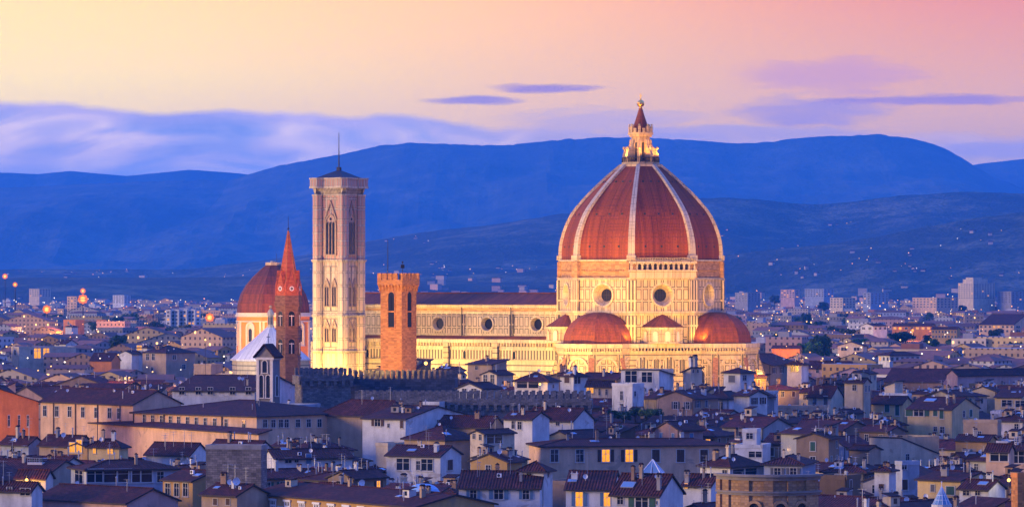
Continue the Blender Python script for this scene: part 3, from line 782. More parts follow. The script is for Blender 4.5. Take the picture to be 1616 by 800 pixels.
mb.build('window_surround', M['stone'], bt)

# ------------------------------------------------------------------ crenellated brick tower
p = at(634, HOR, 1000); tw = thing('brick_tower', 'tall orange brick tower with battlements and arched openings in front of the nave', 'tower', (p.x, p.y, 0), R(-33))
a = 6.75; zt = 52.3                                                # local box x in [-a,0], y in [0,a]
C0 = Matrix.Translation((-a / 2, a / 2, 0))
mb = MB(C0); mb.box(-a / 2, a / 2, -a / 2, a / 2, 0, zt, 0); mb.build('shaft', M['brick'], tw)
mb = MB(C0); b_ = a / 2 + .62
mb.box(-b_, b_, -b_, b_, zt + .9, 54.6, 0)
for k in range(4):
    T = C0 @ TR(R(90 * k))
    for i in range(8):
        x = -a / 2 - .1 + i * (a + .2) / 7
        mb.face([(x - .26, -a / 2, zt - .9), (x + .26, -a / 2, zt - .9), (x + .26, -b_, zt + .9), (x - .26, -b_, zt + .9)], 0, T)
        for s_ in (-.26, .26): mb.face([(x + s_, -a / 2, zt - .9), (x + s_, -b_, zt + .9), (x + s_, -a / 2, zt + .9)], 0, T)
mb.box(-a / 2, a / 2, -a / 2, a / 2, zt, zt + .9, 0)
mb.build('corbelled_head', M['brick'], tw)
for k in range(4):
    n = 5
    for i in range(n):
        mb = MB(C0 @ TR(R(90 * k))); x = -b_ + .62 + i * (2 * b_ - 1.24) / (n - 1)
        if i == n - 1: continue
        mb.box(x - .62, x + .55, -b_, -b_ + .5, 54.6, 56.3, 0); mb.build('merlon', M['brick'], tw)
for k in (0, 1):
    mb = MB(C0 @ TR(R(90 * k)) @ Matrix.Translation((.1, -a / 2, 42.2))); arch(mb, 2.0, 9.2, None, .28, .16, False, 0, 1, .3, .04)
    mb.box(-1.0, 1.0, -.16, -.05, 3.9, 4.25, 0); mb.tube((-.0, -.2, 4.2), (.0, -.2, 8.2), .09, 1)
    mb.build('belfry_opening', [M['brick'], M['glass']], tw)
mb = MB(C0); mb.tube((-2.6, -1.2, 54), (-2.6, -1.2, 65.0), .12, 0, 6, .06); mb.build('mast', M['iron'], tw)
mb = MB(C0); mb.tube((.6, 1.0, 54), (.6, 1.0, 59.4), .10, 0, 6, .06); mb.box(.55, .65, .2, 1.8, 57.6, 58.6, 0); mb.ball((.6, 1.0, 59.2), .3, 0, 6, 4); mb.build('weathervane', M['iron'], tw)

# ------------------------------------------------------------------ hexagonal spire
p = at(455, HOR, 1050); sp = thing('church_spire', 'slender brick bell tower with a lit red pointed spire and white roundels', 'church spire', (p.x, p.y, 0), R(-10))
H6 = lambda r: ngon(r, 6, R(-90))
rs = 3.5
mb = MB(); mb.prism(H6(rs), 0, 46.6, 0); mb.build('shaft', M['brownbrick'], sp)
mb = MB()
for z in (33.0, 41.0): mb.prism(H6(rs + .3), z, z + .45, 0, True, True)
mb.prism(H6(rs + .25), 46.6, 47.4, 0, True, True); mb.prism(H6(rs + .55), 47.4, 48.6, 0, True, True); mb.prism(H6(rs + .3), 48.6, 50.3, 0, True, True)
mb.build('string_course', M['brownbrick'], sp)
ap6 = rs * math.cos(R(30))
for k in range(6):
    for z in (34.4, 42.0):
        mb = MB(TR(R(60 * k + 30)) @ Matrix.Translation((0, -ap6, z))); mb_l = M['litred'] if z > 40 else M['frame']
        arch(mb, 1.75, 4.0, None, .22, .18, False, 0, 1, .2, .03); mb.tube((0, -.16, 0), (0, -.16, 3.0), .12, 2, 5); mb.box(-.7, .7, -.15, -.05, 2.6, 2.85, 2)
        mb.build('bifora_window', [M['brownbrick'], M['glass'], M['plaster']], sp)
mb = MB(); mb.loft([[(x, y, z) for x, y in H6(r)] for r, z in ((rs - .1, 50.3), (2.45, 55.2), (.14, 68.0))], 0, True, False, True); mb.build('spire', M['spirebrick'], sp)
spo = COL.objects[-1]
for k in range(6):
    mb = MB(TR(R(60 * k + 30)))
    y0 = -ap6 - .15; g = [(-1.5, 50.3), (1.5, 50.3), (1.5, 51.5), (0, 57.2), (-1.5, 51.5)]
    mb.face([(x, y0, z) for x, z in g], 0)
    for i in range(5):
        a_, c_ = g[i], g[(i + 1) % 5]; mb.face([(a_[0], y0, a_[1]), (c_[0], y0, c_[1]), (c_[0] * .3, -.6, c_[1]), (a_[0] * .3, -.6, a_[1])], 0)
    mb.build('gablet', M['spirebrick'], sp)
    mb = MB(TR(R(60 * k + 30))); disc(mb, 0, 52.2, .66, y0 - .09, None, 0, 14)
    for (x, z) in ((-.24, 52.2), (.24, 52.2), (0, 52.44), (0, 51.96)): disc(mb, x, z, .2, y0 - .13, None, 1, 8)
    mb.build('roundel', [M['whitepaint'], M['iron']], sp)
    mb = MB(TR(R(60 * k))); mb.prism([(-.35, -rs - .2), (.35, -rs - .2), (.35, -rs + .5), (-.35, -rs + .5)], 50.3, 53.0, 0); mb.loft([[(x, y, 53.0) for x, y in ((-.35, -rs - .2), (.35, -rs - .2), (.35, -rs + .5), (-.35, -rs + .5))], [(x, y, 54.6) for x, y in ((-.02, -rs + .13), (.02, -rs + .13), (.02, -rs + .17), (-.02, -rs + .17))]], 0)
    mb.build('pinnacle', M['spirebrick'], sp)
    mb = MB(TR(R(60 * k))); mb.tube((0, -rs + .05, 50.3), (0, -.17, 68.0), .13, 0, 5, .07); mb.build('edge_rib', M['brick'], sp)
mb = MB(); mb.tube((0, 0, 67.8), (0, 0, 72.0), .1, 0, 5, .05); mb.ball((0, 0, 68.6), .3, 0, 6, 4); mb.build('finial', M['iron'], sp)

# ------------------------------------------------------------------ second dome, far behind the spire
p = at(431, HOR, 1640); sl = thing('domed_chapel', 'dark red octagonal dome on an orange drum with white framed arched windows', 'domed chapel', (p.x, p.y, 0), R(9))
ro = 16.6; O = lambda r: ngon(r, 8, R(-90 - 22.5))
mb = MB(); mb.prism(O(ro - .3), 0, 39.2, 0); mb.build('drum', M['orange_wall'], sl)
mb = MB(); mb.loft([[(x, y, z) for x, y in O(r)] for r, z in ((ro - .3, 39.2), (ro + .5, 39.2), (ro + .5, 40.0), (ro + .1, 40.02), (ro + .1, 40.9), (ro - 1, 40.9))], 0); mb.build('cornice', M['plaster'], sl)
mb = MB(); mb.prism(O(ro + .2), 37.0, 37.5, 0, True, True); mb.build('string_course', M['plaster'], sl)
mb = MB(); mb.prism(O(ro + .3), 20.5, 21.5, 0, True, True); mb.build('plinth_course', M['plaster'], sl)
mb = MB(); hh = 21.3
dp = [(0, 16.3), (4, 15.9), (8, 14.6), (12, 12.1), (15.5, 9.0), (18.5, 5.6), (20.4, 3.2)]
mb.loft([[(x, y, 40.9 + h) for x, y in O(r)] for h, r in dp], 0, True, False, True); mb.build('dome', M['dome2'], sl)
mb = MB(); mb.prism(O(3.5), 61.2, 62.4, 0, True, True); mb.prism(O(1.2), 62.4, 63.0, 0, True); mb.build('lantern_base', M['marble'], sl)
mb = MB(); mb.tube((1.5, 0, 62.4), (1.5, 0, 66), .08, 0, 5); mb.build('lightning_rod', M['iron'], sl)
apo = (ro - .3) * math.cos(R(22.5))
for k in range(8):
    T = TR(R(45 * k)) @ Matrix.Translation((0, -apo, 0)); mb = MB(T @ Matrix.Translation((0, 0, 27.2)))
    arch(mb, 3.0, 9.0, None, .8, .5, False, 0, 1, .5, .05); aw = mb.build('arched_window', [M['plaster'], M['plaster'], M['glass']], sl)
    mb = MB(T @ Matrix.Translation((0, -.08, 28.6))); arch(mb, 2.0, 5.6, None, .3, .2, False, 0, 2, .2, .03); mb.build('window_light', [M['plaster'], M['plaster'], M['glass']], aw)
    for q in (-1, 1): mb = MB(T); mb.box(q * 5.5 - .45, q * 5.5 + .45, -.25, 0, 21.5, 37.0, 0); mb.build('pilaster', M['plaster'], sl)

# ------------------------------------------------------------------ baptistery roof
p = at(427, HOR, 1385); ba = thing('baptistery', 'white marble pyramid roof with a small lantern behind the brick spire', 'baptistery', (p.x, p.y, 0), R(14))
mb = MB(); mb.prism(O(14.2), 0, 25.6, 0); mb.build('wall', M['band_fine'], ba)
mb = MB(); mb.prism(O(14.9), 25.6, 26.2, 0, True, True); mb.loft([[(x, y, z) for x, y in O(r)] for r, z in ((14.7, 26.2), (1.5, 37.6))], 0, True, False, True); mb.build('roof', M['whiteroof'], ba)
mb = MB(); mb.prism(O(1.5), 37.6, 38.2, 0); mb.prism(O(1.05), 38.2, 42.0, 0)
for k in range(8): arch(mb, .5, 2.8, TR(R(45 * k)) @ Matrix.Translation((0, -1.05 * math.cos(R(22.5)), 38.7)), .12, .1, False, 0, 1, 0)
mb.prism(O(1.5), 42.0, 42.5, 0, True, True); mb.loft([[(x, y, z) for x, y in O(r)] for r, z in ((1.3, 42.5), (.9, 43.6), (.1, 44.6))], 0); mb.build('lantern', [M['marble'], M['iron']], ba)
mb = MB(); mb.ball((0, 0, 45.0), .55, 0, 8, 6); mb.build('gilded_ball', M['gold'], ba)

# ------------------------------------------------------------------ small stone belfry with a gable roof
p = at(431, HOR, 950); sb = thing('stone_belfry', 'small grey stone belfry with gabled top, round hole and twin arched openings', 'belfry', (p.x, p.y, 2.5), R(-24))
w, d = 4.6, 3.6
mb = MB(); mb.box(-w, 0, 0, d, -2.5, 33.2, 0)
for y in (0, d): mb.face([(-w, y, 33.2), (0, y, 33.2), (-w / 2, y, 35.6)], 0)
for x in (-w + .35, -.35): mb.box(x - .35, x + .35, -.22, 0, 20, 32.2, 1)
mb.box(-w - .3, .3, -.3, d + .3, 32.2, 32.8, 1)
mb.build('wall', [M['stone'], M['plaster']], sb)
mb = MB()
for s_ in (-1, 1):
    x0, x1 = -w / 2, -w / 2 + s_ * (w / 2 + .7)
    mb.loft([[(x0, -.7, 36.2), (x1, -.7, 33.0), (x1, -.7, 32.6), (x0, -.7, 35.8)], [(x0, d + .7, 36.2), (x1, d + .7, 33.0), (x1, d + .7, 32.6), (x0, d + .7, 35.8)]], 0, True, True, True)
mb.build('roof', M['roof'], sb, (.8, .8, .8))
for x in (-w / 2 - .95, -w / 2 + .95):
    mb = MB(Matrix.Translation((x, 0, 22.8))); arch(mb, 1.1, 5.6, None, .2, .2, False, 0, 1, .2, .04); mb.build('arched_opening', [M['plaster'], M['glass']], sb)
mb = MB(Matrix.Translation((-w / 2, 0, 29.0))); arch(mb, 1.3, 3.0, None, .25, .2, False, 0, 1, .2, .04); mb.build('oval_opening', [M['plaster'], M['glass']], sb)
mb = MB(TR(R(90), 0, d / 2, 23.2)); arch(mb, 1.2, 5.0, None, .2, .2, False, 0, 1, .2, .04); mb.build('arched_opening', [M['plaster'], M['glass']], sb)
mb = MB(); mb.tube((-w / 2, d / 2, 35.8), (-w / 2, d / 2, 38.8), .07, 0, 5); mb.box(-w / 2 - .5, -w / 2 + .5, d / 2 - .05, d / 2 + .05, 37.8, 37.95, 0); mb.build('cross', M['iron'], sb)

# ------------------------------------------------------------------ battlemented stone palace walls
def battlement(name, label, x0, x1, ytop, Y, th, zbase, hm, nm, m1, corb, thick=1.2, depth=18, group=None):
    """a straight battlemented wall seen from px x0 to px x1"""
    A = at(x0, ytop, Y); t = th
    L = (x1 - x0) / F * Y / math.cos(t)
    o = thing(name, label, 'battlemented wall', (A.x, A.y, 0), t, group); zt = A.z - hm
    mb = MB(); mb.box(0, L, 0, depth, 0, zt - 2.2, 0); mb.build('wall', m1, o)
    mb = MB(); e = .55 if corb else .02
    mb.box(-e, L + e, -e, thick, zt - 2.2 + (.9 if corb else 0), zt, 0)
    for y in (depth - thick,): mb.box(-e, L + e, y, depth + e, zt - 2.19, zt, 0)
    for x in (-e, L + e - thick): mb.box(x, x + thick, thick + .01, depth - thick - .01, zt - 2.19, zt, 0)
    if corb:
        n = int(L / 1.9)
        mb.box(0, L, .01, thick, zt - 2.2, zt - 1.3, 0)
        for i in range(n + 1):
            x = i * L / n; mb.box(x - .38, x + .38, -e, 0, zt - 2.6, zt - 1.31, 0)
    mb.build('parapet', m1, o)
    for side, (yy, n) in enumerate(((-e, nm), (depth - thick + e, nm))):
        for i in range(n):
            x = i * (L - L / nm * .55) / (n - 1); mb = MB(); mb.box(x, x + L / nm * .55, yy, yy + .7, zt, zt + hm, 0); mb.build('merlon', m1, o)
    return o
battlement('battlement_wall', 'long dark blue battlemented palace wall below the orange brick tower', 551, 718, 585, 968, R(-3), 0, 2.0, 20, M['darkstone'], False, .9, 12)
battlement('battlement_wall', 'brown stone battlemented wall with corbels beside the dark palace wall', 478, 553, 581, 955, R(16), 0, 1.9, 10, M['rubble'], True, .9, 9)
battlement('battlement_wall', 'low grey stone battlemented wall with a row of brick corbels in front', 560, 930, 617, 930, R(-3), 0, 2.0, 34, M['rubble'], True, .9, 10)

# ------------------------------------------------------------------ floodlights of the monuments
def cl(x, y, z): return CM @ Vector((x, y, z))
WARM, GOLD = (1.0, .475, .055), (1.0, .53, .065)
for x in (-38, -60, -82, -100): flood(cl(x, -48, 14), cl(x, -15, 31), 95000, GOLD, R(100))
for x in (-30, -42, -54, -66, -78, -90): flood(cl(x, -19.4, 36.4), cl(x, -10.6, 42.5), 3600, GOLD, R(130), radius=.4)
for a_ in (-67.5, -22.5, -112.5):
    t_ = R(a_); flood(cl(31.8 * math.cos(t_), 31.8 * math.sin(t_), 35.4), cl(24 * math.cos(t_), 24 * math.sin(t_), 52), 5000, WARM, R(140), radius=.4)
flood(cl(-96, -52, 12), cl(-97.5, -31, 34), 38000, (1.0, .62, .15), R(80))
flood(cl(-60, -50, 14), cl(-93, -31, 34), 50000, (1.0, .58, .15), R(70))
flood(cl(-118, -120, 24), cl(-97.5, -31, 66), 310000, (1.0, .57, .24), R(44))
flood(cl(-40, -95, 24), cl(-95, -31, 70), 190000, (1.0, .55, .24), R(44))
flood(cl(-112, -82, 32), cl(-97.5, -31, 46), 85000, (1.0, .60, .18), R(60))
flood(cl(-16, -68, 24), cl(-4, -27, 40), 195000, WARM, R(80))
flood(cl(36, -66, 24), cl(14, -18, 42), 195000, WARM, R(80))
flood(cl(80, -48, 30), cl(26, -6, 38), 195000, WARM, R(80))
flood(cl(-48, -112, 35), cl(-8, -14, 72), 300000, (1.0, .44, .08), R(44))
flood(cl(60, -118, 35), cl(8, -14, 71), 340000, (1.0, .44, .08), R(44))
flood(cl(120, -30, 26), cl(20, 0, 68), 90000, (1.0, .44, .08), R(54))
for a_ in (-110, -50, 10): t_ = R(a_); flood(cl(7.2 * math.cos(t_), 7.2 * math.sin(t_), 94.9), cl(2.2 * math.cos(t_), 2.2 * math.sin(t_), 103), 4800, (1.0, .40, .045), R(110), radius=.3)
p = at(585, 560, 955); flood((p.x, p.y, 35), at(622, 505, 1000), 90000, (1.0, .55, .09), R(70))
p = at(690, 560, 960); flood((p.x, p.y, 35), at(648, 500, 1000), 50000, (1.0, .46, .07), R(70))
p = at(448, 560, 1010); flood((p.x, p.y, 46), at(455, 410, 1050), 36000, (1.0, .38, .07), R(60))
p = at(480, 560, 1010); flood((p.x, p.y, 40), at(457, 420, 1050), 24000, (1.0, .38, .07), R(70))
p = at(425, 600, 1000); flood((p.x, p.y, 26), at(448, 520, 1050), 30000, (1.0, .48, .14), R(60))
for px in (372, 395, 440): p = at(px, 560, 1575); flood((p.x, p.y, 20), at(px + 10, 520, 1625), 125000, (1.0, .46, .055), R(64))
p = at(405, 560, 1340); flood((p.x, p.y, 26), at(410, 545, 1375), 70000, (1.0, .84, .72), R(110))

# ------------------------------------------------------------------ houses
WALLS = {'white': (.74, .73, .69), 'cream': (.74, .60, .40), 'peach': (.80, .52, .31), 'yellow': (.74, .54, .24), 'ochre': (.60, .36, .13), 'grey': (.36, .34, .33), 'pink': (.70, .44, .36), 'tan': (.50, .36, .23), 'orange': (.74, .27, .07), 'blue-grey': (.42, .46, .52), 'brown': (.34, .22, .14)}  # orange: sodium lamplight put into the wall colour
SHUT = {'green': (.03, .09, .06), 'brown': (.07, .035, .02), 'blue': (.10, .19, .30), 'grey': (.10, .10, .11)}
def winmesh(kind):
    mb = MB()
    if kind == 'wide': fr = .06
    else: fr = .10
    mb.box(-.5 - fr, -.5, -.10, 0, -.04, 1.06, 0); mb.box(.5, .5 + fr, -.10, 0, -.04, 1.06, 0); mb.box(-.5, .5, -.10, 0, 1.0, 1.06, 0); mb.box(-.5 - fr * 1.6, .5 + fr * 1.6, -.2, 0, -.10, -.041, 0)
    gi = 1 if kind in ('plain', 'open', 'wide') else 3
    if kind != 'closed':
        mb.face([(-.5, -.02, 0), (.5, -.02, 0), (.5, -.02, 1), (-.5, -.02, 1)], gi)
        mb.box(-.03, .03, -.06, -.021, 0, 1, 0); mb.box(-.499, .499, -.055, -.022, .62, .65, 0)
    else:
        for s_ in (-1, 1): mb.box(min(0, s_ * .495) + .01, max(0, s_ * .495) - .01, -.09, -.01, .0, 1.0, 2)
    if kind in ('open', 'litopen'):
        for s_ in (-1, 1): mb.box(s_ * .86 - .22, s_ * .86 + .22, -.13, -.02, .0, 1.0, 2)
    return mb.mesh('window_' + kind, [M['frame'], M['glass'], M['shutter'], M['lit']])
WM = {k: winmesh(k) for k in ('plain', 'open', 'closed', 'lit', 'litopen', 'wide')}
def chimneymesh(v):
    mb = MB(); w, d, h = ((.55, .4, 1.5), (.9, .5, 1.3), (.45, .45, 2.2))[v]
    w, d, h = w * .72, d * .72, h * .85; mb.box(-w, w, -d, d, -1.6, h, 0); mb.box(-w - .12, w + .12, -d - .12, d + .12, h, h + .16, 0)
    for q in (-1, 1): mb.box(q * w * .8 - .1, q * w * .8 + .1, -d, d, h + .161, h + .6, 0)
    mb.loft([[(-w - .1, -d - .1, h + .6), (w + .1, -d - .1, h + .6), (w + .1, d + .1, h + .6), (-w - .1, d + .1, h + .6)], [(-w, -.02, h + .95), (w, -.02, h + .95), (w, .02, h + .95), (-w, .02, h + .95)]], 1)
    return mb.mesh('chimney', [M['stucco'], M['roof']])
CHM = [chimneymesh(i) for i in range(3)]
def antmesh(v):
    mb = MB(); h = (3.4, 4.6, 2.6)[v]; mb.tube((0, 0, -1), (0, 0, h), .045, 0, 4)
    for z, w in ((h - .1, .9), (h - .7, .6), (h - 1.1, .75))[:2 + v % 2]:
        mb.tube((-w, 0, z), (w, 0, z), .03, 0, 4)
        for q in range(4): x = -w + q * 2 * w / 3; mb.tube((x, -.35, z), (x, .35, z), .022, 0, 3)
    return mb.mesh('antenna', [M['metal']])
ANM = [antmesh(i) for i in range(3)]
mb = MB(); rings = []
for i in range(4):
    r = .55 * i / 3; rings.append([(r * math.cos(2 * math.pi * j / 12), -.05 - .16 * (i / 3) ** 2, .9 + r * math.sin(2 * math.pi * j / 12)) for j in range(12)])
mb.loft(rings, 0); mb.tube((0, 0, -.6), (0, .02, .9), .06, 1, 5); mb.tube((0, -.05, .45), (0, -.5, .85), .03, 1, 4)
DISHM = mb.mesh('satellite_dish', [M['whitepaint'], M['metal']])
mb = MB(); mb.box(-1.0, 1.0, -.7, .7, -.05, .10, 0); mb.face([(-.9, -.6, .105), (.9, -.6, .105), (.9, .6, .105), (-.9, .6, .105)], 1); SKYM = mb.mesh('skylight', [M['metal'], M['skyglass']])
mb = MB(); mb.box(-.45, .45, -.2, .2, 0, .75, 0); mb.face([(.3 * math.cos(t) - .08, -.205, .38 + .3 * math.sin(t)) for t in [i * math.pi / 5 for i in range(10)]], 1); ACM = mb.mesh('air_conditioner', [M['whitepaint'], M['iron']])

mb = MB(); mb.box(-1.3, 1.3, -1.0, 1.0, -1.2, 1.5, 0); mb.loft([[(-1.5, -1.2, 1.5), (1.5, -1.2, 1.5), (1.5, 1.2, 2.1), (-1.5, 1.2, 2.1)], [(-1.5, -1.2, 1.62), (1.5, -1.2, 1.62), (1.5, 1.2, 2.22), (-1.5, 1.2, 2.22)]], 1, True, True, True)
mb.face([(-.5, -1.01, .2), (.5, -1.01, .2), (.5, -1.01, 1.2), (-.5, -1.01, 1.2)], 2); DORM = mb.mesh('dormer', [M['stucco'], M['roof'], M['glass']])
mb = MB(); mb.tube((0, 0, -1), (0, 0, 1.9), .14, 0, 6); mb.tube((0, 0, 1.9), (0, 0, 2.2), .24, 0, 6, .05); FLUM = mb.mesh('flue_pipe', [M['metal']])
mb = MB(); mb.box(-1.6, 1.6, -1.1, 1.1, -1.0, .12, 0)
for (xa, xb, ya, yb) in ((-1.6, 1.6, -1.1, -1.04), (-1.6, -1.54, -1.04, 1.1), (1.54, 1.6, -1.04, 1.1)): mb.box(xa, xb, ya, yb, .95, 1.02, 1); mb.box(xa, xb, ya, yb, .5, .55, 1)
for i in range(9): x = -1.57 + i * 3.14 / 8; mb.box(x - .03, x + .03, -1.1, -1.04, .12, .95, 1)
for (x, y, r) in ((-.9, -.4, .35), (.2, -.6, .28), (.9, .1, .4)): mb.ball((x, y, .55), r, 2, 7, 5)
mb.box(.3, .9, .4, .9, .12, .8, 0)
TERM = mb.mesh('roof_terrace', [M['plaster'], M['metal'], M['foliage_dark']])

HOUSES = []
def slabroof(mb, x0, x1, y0, y1, ze, pitch, kind, o=.65, mi=0):
    """roof over the rectangle; returns height function"""
    t = .28; X0, X1, Y0, Y1 = x0 - o, x1 + o, y0 - o, y1 + o; zo = ze - o * pitch
    def slab(pts):
        mb.face(pts, mi); low = [(x, y, z - t) for x, y, z in pts]; mb.face(list(reversed(low)), 1)
        for i in range(len(pts)):
            j = (i + 1) % len(pts); mb.face([low[i], low[j], pts[j], pts[i]], 1)
    if kind == 'rx':
        ym = (y0 + y1) / 2; zr = zo + pitch * (ym - Y0); X0 += .3; X1 -= .3
        slab([(X0, Y0, zo), (X1, Y0, zo), (X1, ym, zr), (X0, ym, zr)]); slab([(X1, Y1, zo), (X0, Y1, zo), (X0, ym, zr), (X1, ym, zr)])
        mb.tube((X0, ym, zr), (X1, ym, zr), .17, mi, 6)
        return lambda x, y: zr - pitch * abs(y - ym), zr
    if kind == 'ry':
        xm = (x0 + x1) / 2; zr = zo + pitch * (xm - X0); Y0 += .3; Y1 -= .3
        slab([(X0, Y1, zo), (X0, Y0, zo), (xm, Y0, zr), (xm, Y1, zr)]); slab([(X1, Y0, zo), (X1, Y1, zo), (xm, Y1, zr), (xm, Y0, zr)])
        mb.tube((xm, Y0, zr), (xm, Y1, zr), .17, mi, 6)
        return lambda x, y: zr - pitch * abs(x - xm), zr
    if kind == 'hip':
        hw = min(X1 - X0, Y1 - Y0) / 2; zr = zo + pitch * hw
        if X1 - X0 >= Y1 - Y0:
            ym = (Y0 + Y1) / 2; a_, b_ = (X0 + hw, ym, zr), (X1 - hw + .01, ym, zr)
            slab([(X0, Y0, zo), (X1, Y0, zo), b_, a_]); slab([(X1, Y1, zo), (X0, Y1, zo), a_, b_]); slab([(X0, Y1, zo), (X0, Y0, zo), a_]); slab([(X1, Y0, zo), (X1, Y1, zo), b_])
        else:
            xm = (X0 + X1) / 2; a_, b_ = (xm, Y0 + hw, zr), (xm, Y1 - hw, zr)
            slab([(X0, Y0, zo), (X1, Y0, zo), a_]); slab([(X1, Y0, zo), (X1, Y1, zo), b_, a_]); slab([(X1, Y1, zo), (X0, Y1, zo), b_]); slab([(X0, Y1, zo), (X0, Y0, zo), a_, b_])
        mb.tube(a_, b_, .17, mi, 6)
        for (cx_, cy_), e_ in (((X0, Y0), a_), ((X1, Y0), b_ if X1 - X0 >= Y1 - Y0 else a_)): mb.tube((cx_, cy_, zo), e_, .15, mi, 5)
        return lambda x, y: zo + pitch * min(x - X0, X1 - x, y - Y0, Y1 - y), zr
    if kind == 'sx':                                                # lean-to, low side at the front-left face
        zr = ze + pitch * (y1 - y0); slab([(X0, Y0, zo), (X1, Y0, zo), (X1, Y1, zr + o * pitch), (X0, Y1, zr + o * pitch)]); return lambda x, y: ze + pitch * (y - y0), zr
    if kind == 'sy':
        zr = ze + pitch * (x1 - x0); slab([(X0, Y1, zo), (X0, Y0, zo), (X1, Y0, zr + o * pitch), (X1, Y1, zr + o * pitch)]); return lambda x, y: ze + pitch * (x - x0), zr
    # flat with parapet
    mb.face([(x0, y0, ze - .5), (x1, y0, ze - .5), (x1, y1, ze - .5), (x0, y1, ze - .5)], mi)
    for (a0, a1, b0, b1) in ((x0 - .1, x1 + .1, y0 - .1, y0 + .25), (x0 - .1, x1 + .1, y1 - .25, y1 + .1), (x0 - .1, x0 + .25, y0 + .26, y1 - .26), (x1 - .25, x1 + .1, y0 + .26, y1 - .26)): mb.box(a0, a1, b0, b1, ze - .6, ze + .2, 2)
    return lambda x, y: ze - .5, ze + .2
def wallbox(mb, x0, x1, y0, y1, ze, pitch, kind, z0=0):
    mb.face([(x0, y0, z0), (x1, y0, z0), (x1, y0, ze), (x0, y0, ze)]); mb.face([(x1, y0, z0), (x1, y1, z0), (x1, y1, ze), (x1, y0, ze)])
    mb.face([(x1, y1, z0), (x0, y1, z0), (x0, y1, ze), (x1, y1, ze)]); mb.face([(x0, y1, z0), (x0, y0, z0), (x0, y0, ze), (x0, y1, ze)])
    if kind == 'rx':
        h = pitch * (y1 - y0) / 2; 
        for x in (x0, x1): mb.face([(x, y0, ze), (x, y1, ze), (x, (y0 + y1) / 2, ze + h)])
    if kind == 'ry':
        h = pitch * (x1 - x0) / 2
        for y in (y0, y1): mb.face([(x0, y, ze), (x1, y, ze), ((x0 + x1) / 2, y, ze + h)])
    if kind == 'sx':
        h = pitch * (y1 - y0)
        for x in (x0, x1): mb.face([(x, y0, ze), (x, y1, ze), (x, y1, ze + h)])
        mb.face([(x0, y1, ze), (x1, y1, ze), (x1, y1, ze + h), (x0, y1, ze + h)])
    if kind == 'sy':
        h = pitch * (x1 - x0)
        for y in (y0, y1): mb.face([(x0, y, ze), (x1, y, ze), (x1, y, ze + h)])
        mb.face([(x1, y0, ze), (x1, y1, ze), (x1, y1, ze + h), (x1, y0, ze + h)])
def window(root, face, u, z, w, h, kind, sc, L1):
    o = link('window', WM[kind], root, SHUT[sc])
    if face == 'l': o.location = (-L1 + u, -.002, z); o.rotation_euler = (0, 0, 0)
    else: o.location = (.002, u, z); o.rotation_euler = (0, 0, R(90))
    o.scale = (w, 1, h); return o
def house(name, corner, th, L1, L2, ze, roof, wall, pitch=.33, wallmat=None, rtint=(1, 1, 1), label=None, group=None, cat='house', roofmat=None, wing=None, eave=None):
    root = thing(name, label or '', cat, (corner[0], corner[1], 0), th, group)
    col = WALLS[wall] if isinstance(wall, str) else wall
    mb = MB(); wallbox(mb, -L1, 0, 0, L2, ze, pitch, roof)
    mb.build('wall', wallmat or M['stucco'], root, col)
    mb = MB(); hf, zr = slabroof(mb, -L1, 0, 0, L2, ze + .02, pitch, roof, .65 if eave is None else eave)
    ro = mb.build('roof', [roofmat or M['roof'] if roof != 'flat' else M['stone'], M['darkwood'], M['stucco']], root, rtint if roof != 'flat' else col)
    if wing:
        (x0, x1, y0, y1, wz, wr) = wing
        mb = MB(); wallbox(mb, x0, x1, y0, y1, wz, .3, wr); wg = mb.build('wing', M['stucco'], root, tuple(c * random.uniform(.85, 1.1) for c in col))
        mb = MB(); slabroof(mb, x0, x1, y0, y1, wz + .02, .3, wr, .4); mb.build('wing_roof', [M['roof'], M['darkwood'], M['stucco']], wg, rtint)
    info = dict(root=root, roof=ro, hf=hf, zr=zr, th=th, L1=L1, L2=L2, ze=ze, kind=roof, wall=wall, corner=Vector((corner[0], corner[1], 0)), feats=[], nwin=0, nlit=0)
    HOUSES.append(info); return info
def accessory(h, what, x, y, v=0, scale=1.0, rot=None, col=None):
    z = h['hf'](x, y)
    me = {'chimney': CHM[v % 3], 'antenna': ANM[v % 3], 'satellite_dish': DISHM, 'skylight': SKYM, 'dormer': DORM, 'flue_pipe': FLUM, 'roof_terrace': TERM, 'air_conditioner': ACM}[what]
    o = link(what, me, h['roof'], col or WALLS[random.choice(('grey', 'cream', 'tan', 'brown', 'white'))])
    o.location = (x, y, z); o.scale = (scale,) * 3
    if what == 'skylight':
        e = .05; nx = -(h['hf'](x + e, y) - h['hf'](x - e, y)) / (2 * e); ny = -(h['hf'](x, y + e) - h['hf'](x, y - e)) / (2 * e)
        o.rotation_euler = Vector((nx, ny, 1)).to_track_quat('Z', 'Y').to_euler(); o.location.z += .04
    elif what in ('dormer', 'roof_terrace', 'air_conditioner'): o.rotation_euler = (0, 0, 0 if h['kind'] != 'ry' else R(90))
    elif what == 'satellite_dish': o.rotation_euler = (0, 0, (-h['th'] + R(random.uniform(-20, 25))) if rot is None else rot)
    elif rot is not None: o.rotation_euler = (0, 0, rot)
    else: o.rotation_euler = (0, 0, random.choice((0, math.pi / 2)))
    h['feats'].append(what); return o
def corners(h):
    c, s_ = math.cos(h['th']), math.sin(h['th']); out = []
    for x in (-h['L1'], 0):
        for y in (0, h['L2']): out.append(Vector((h['corner'].x + c * x - s_ * y, h['corner'].y + s_ * x + c * y, 0)))
    return out
def proj(p): return CX + F * p[0] / p[1], HOR - F * (p[2] - CAMZ) / p[1]
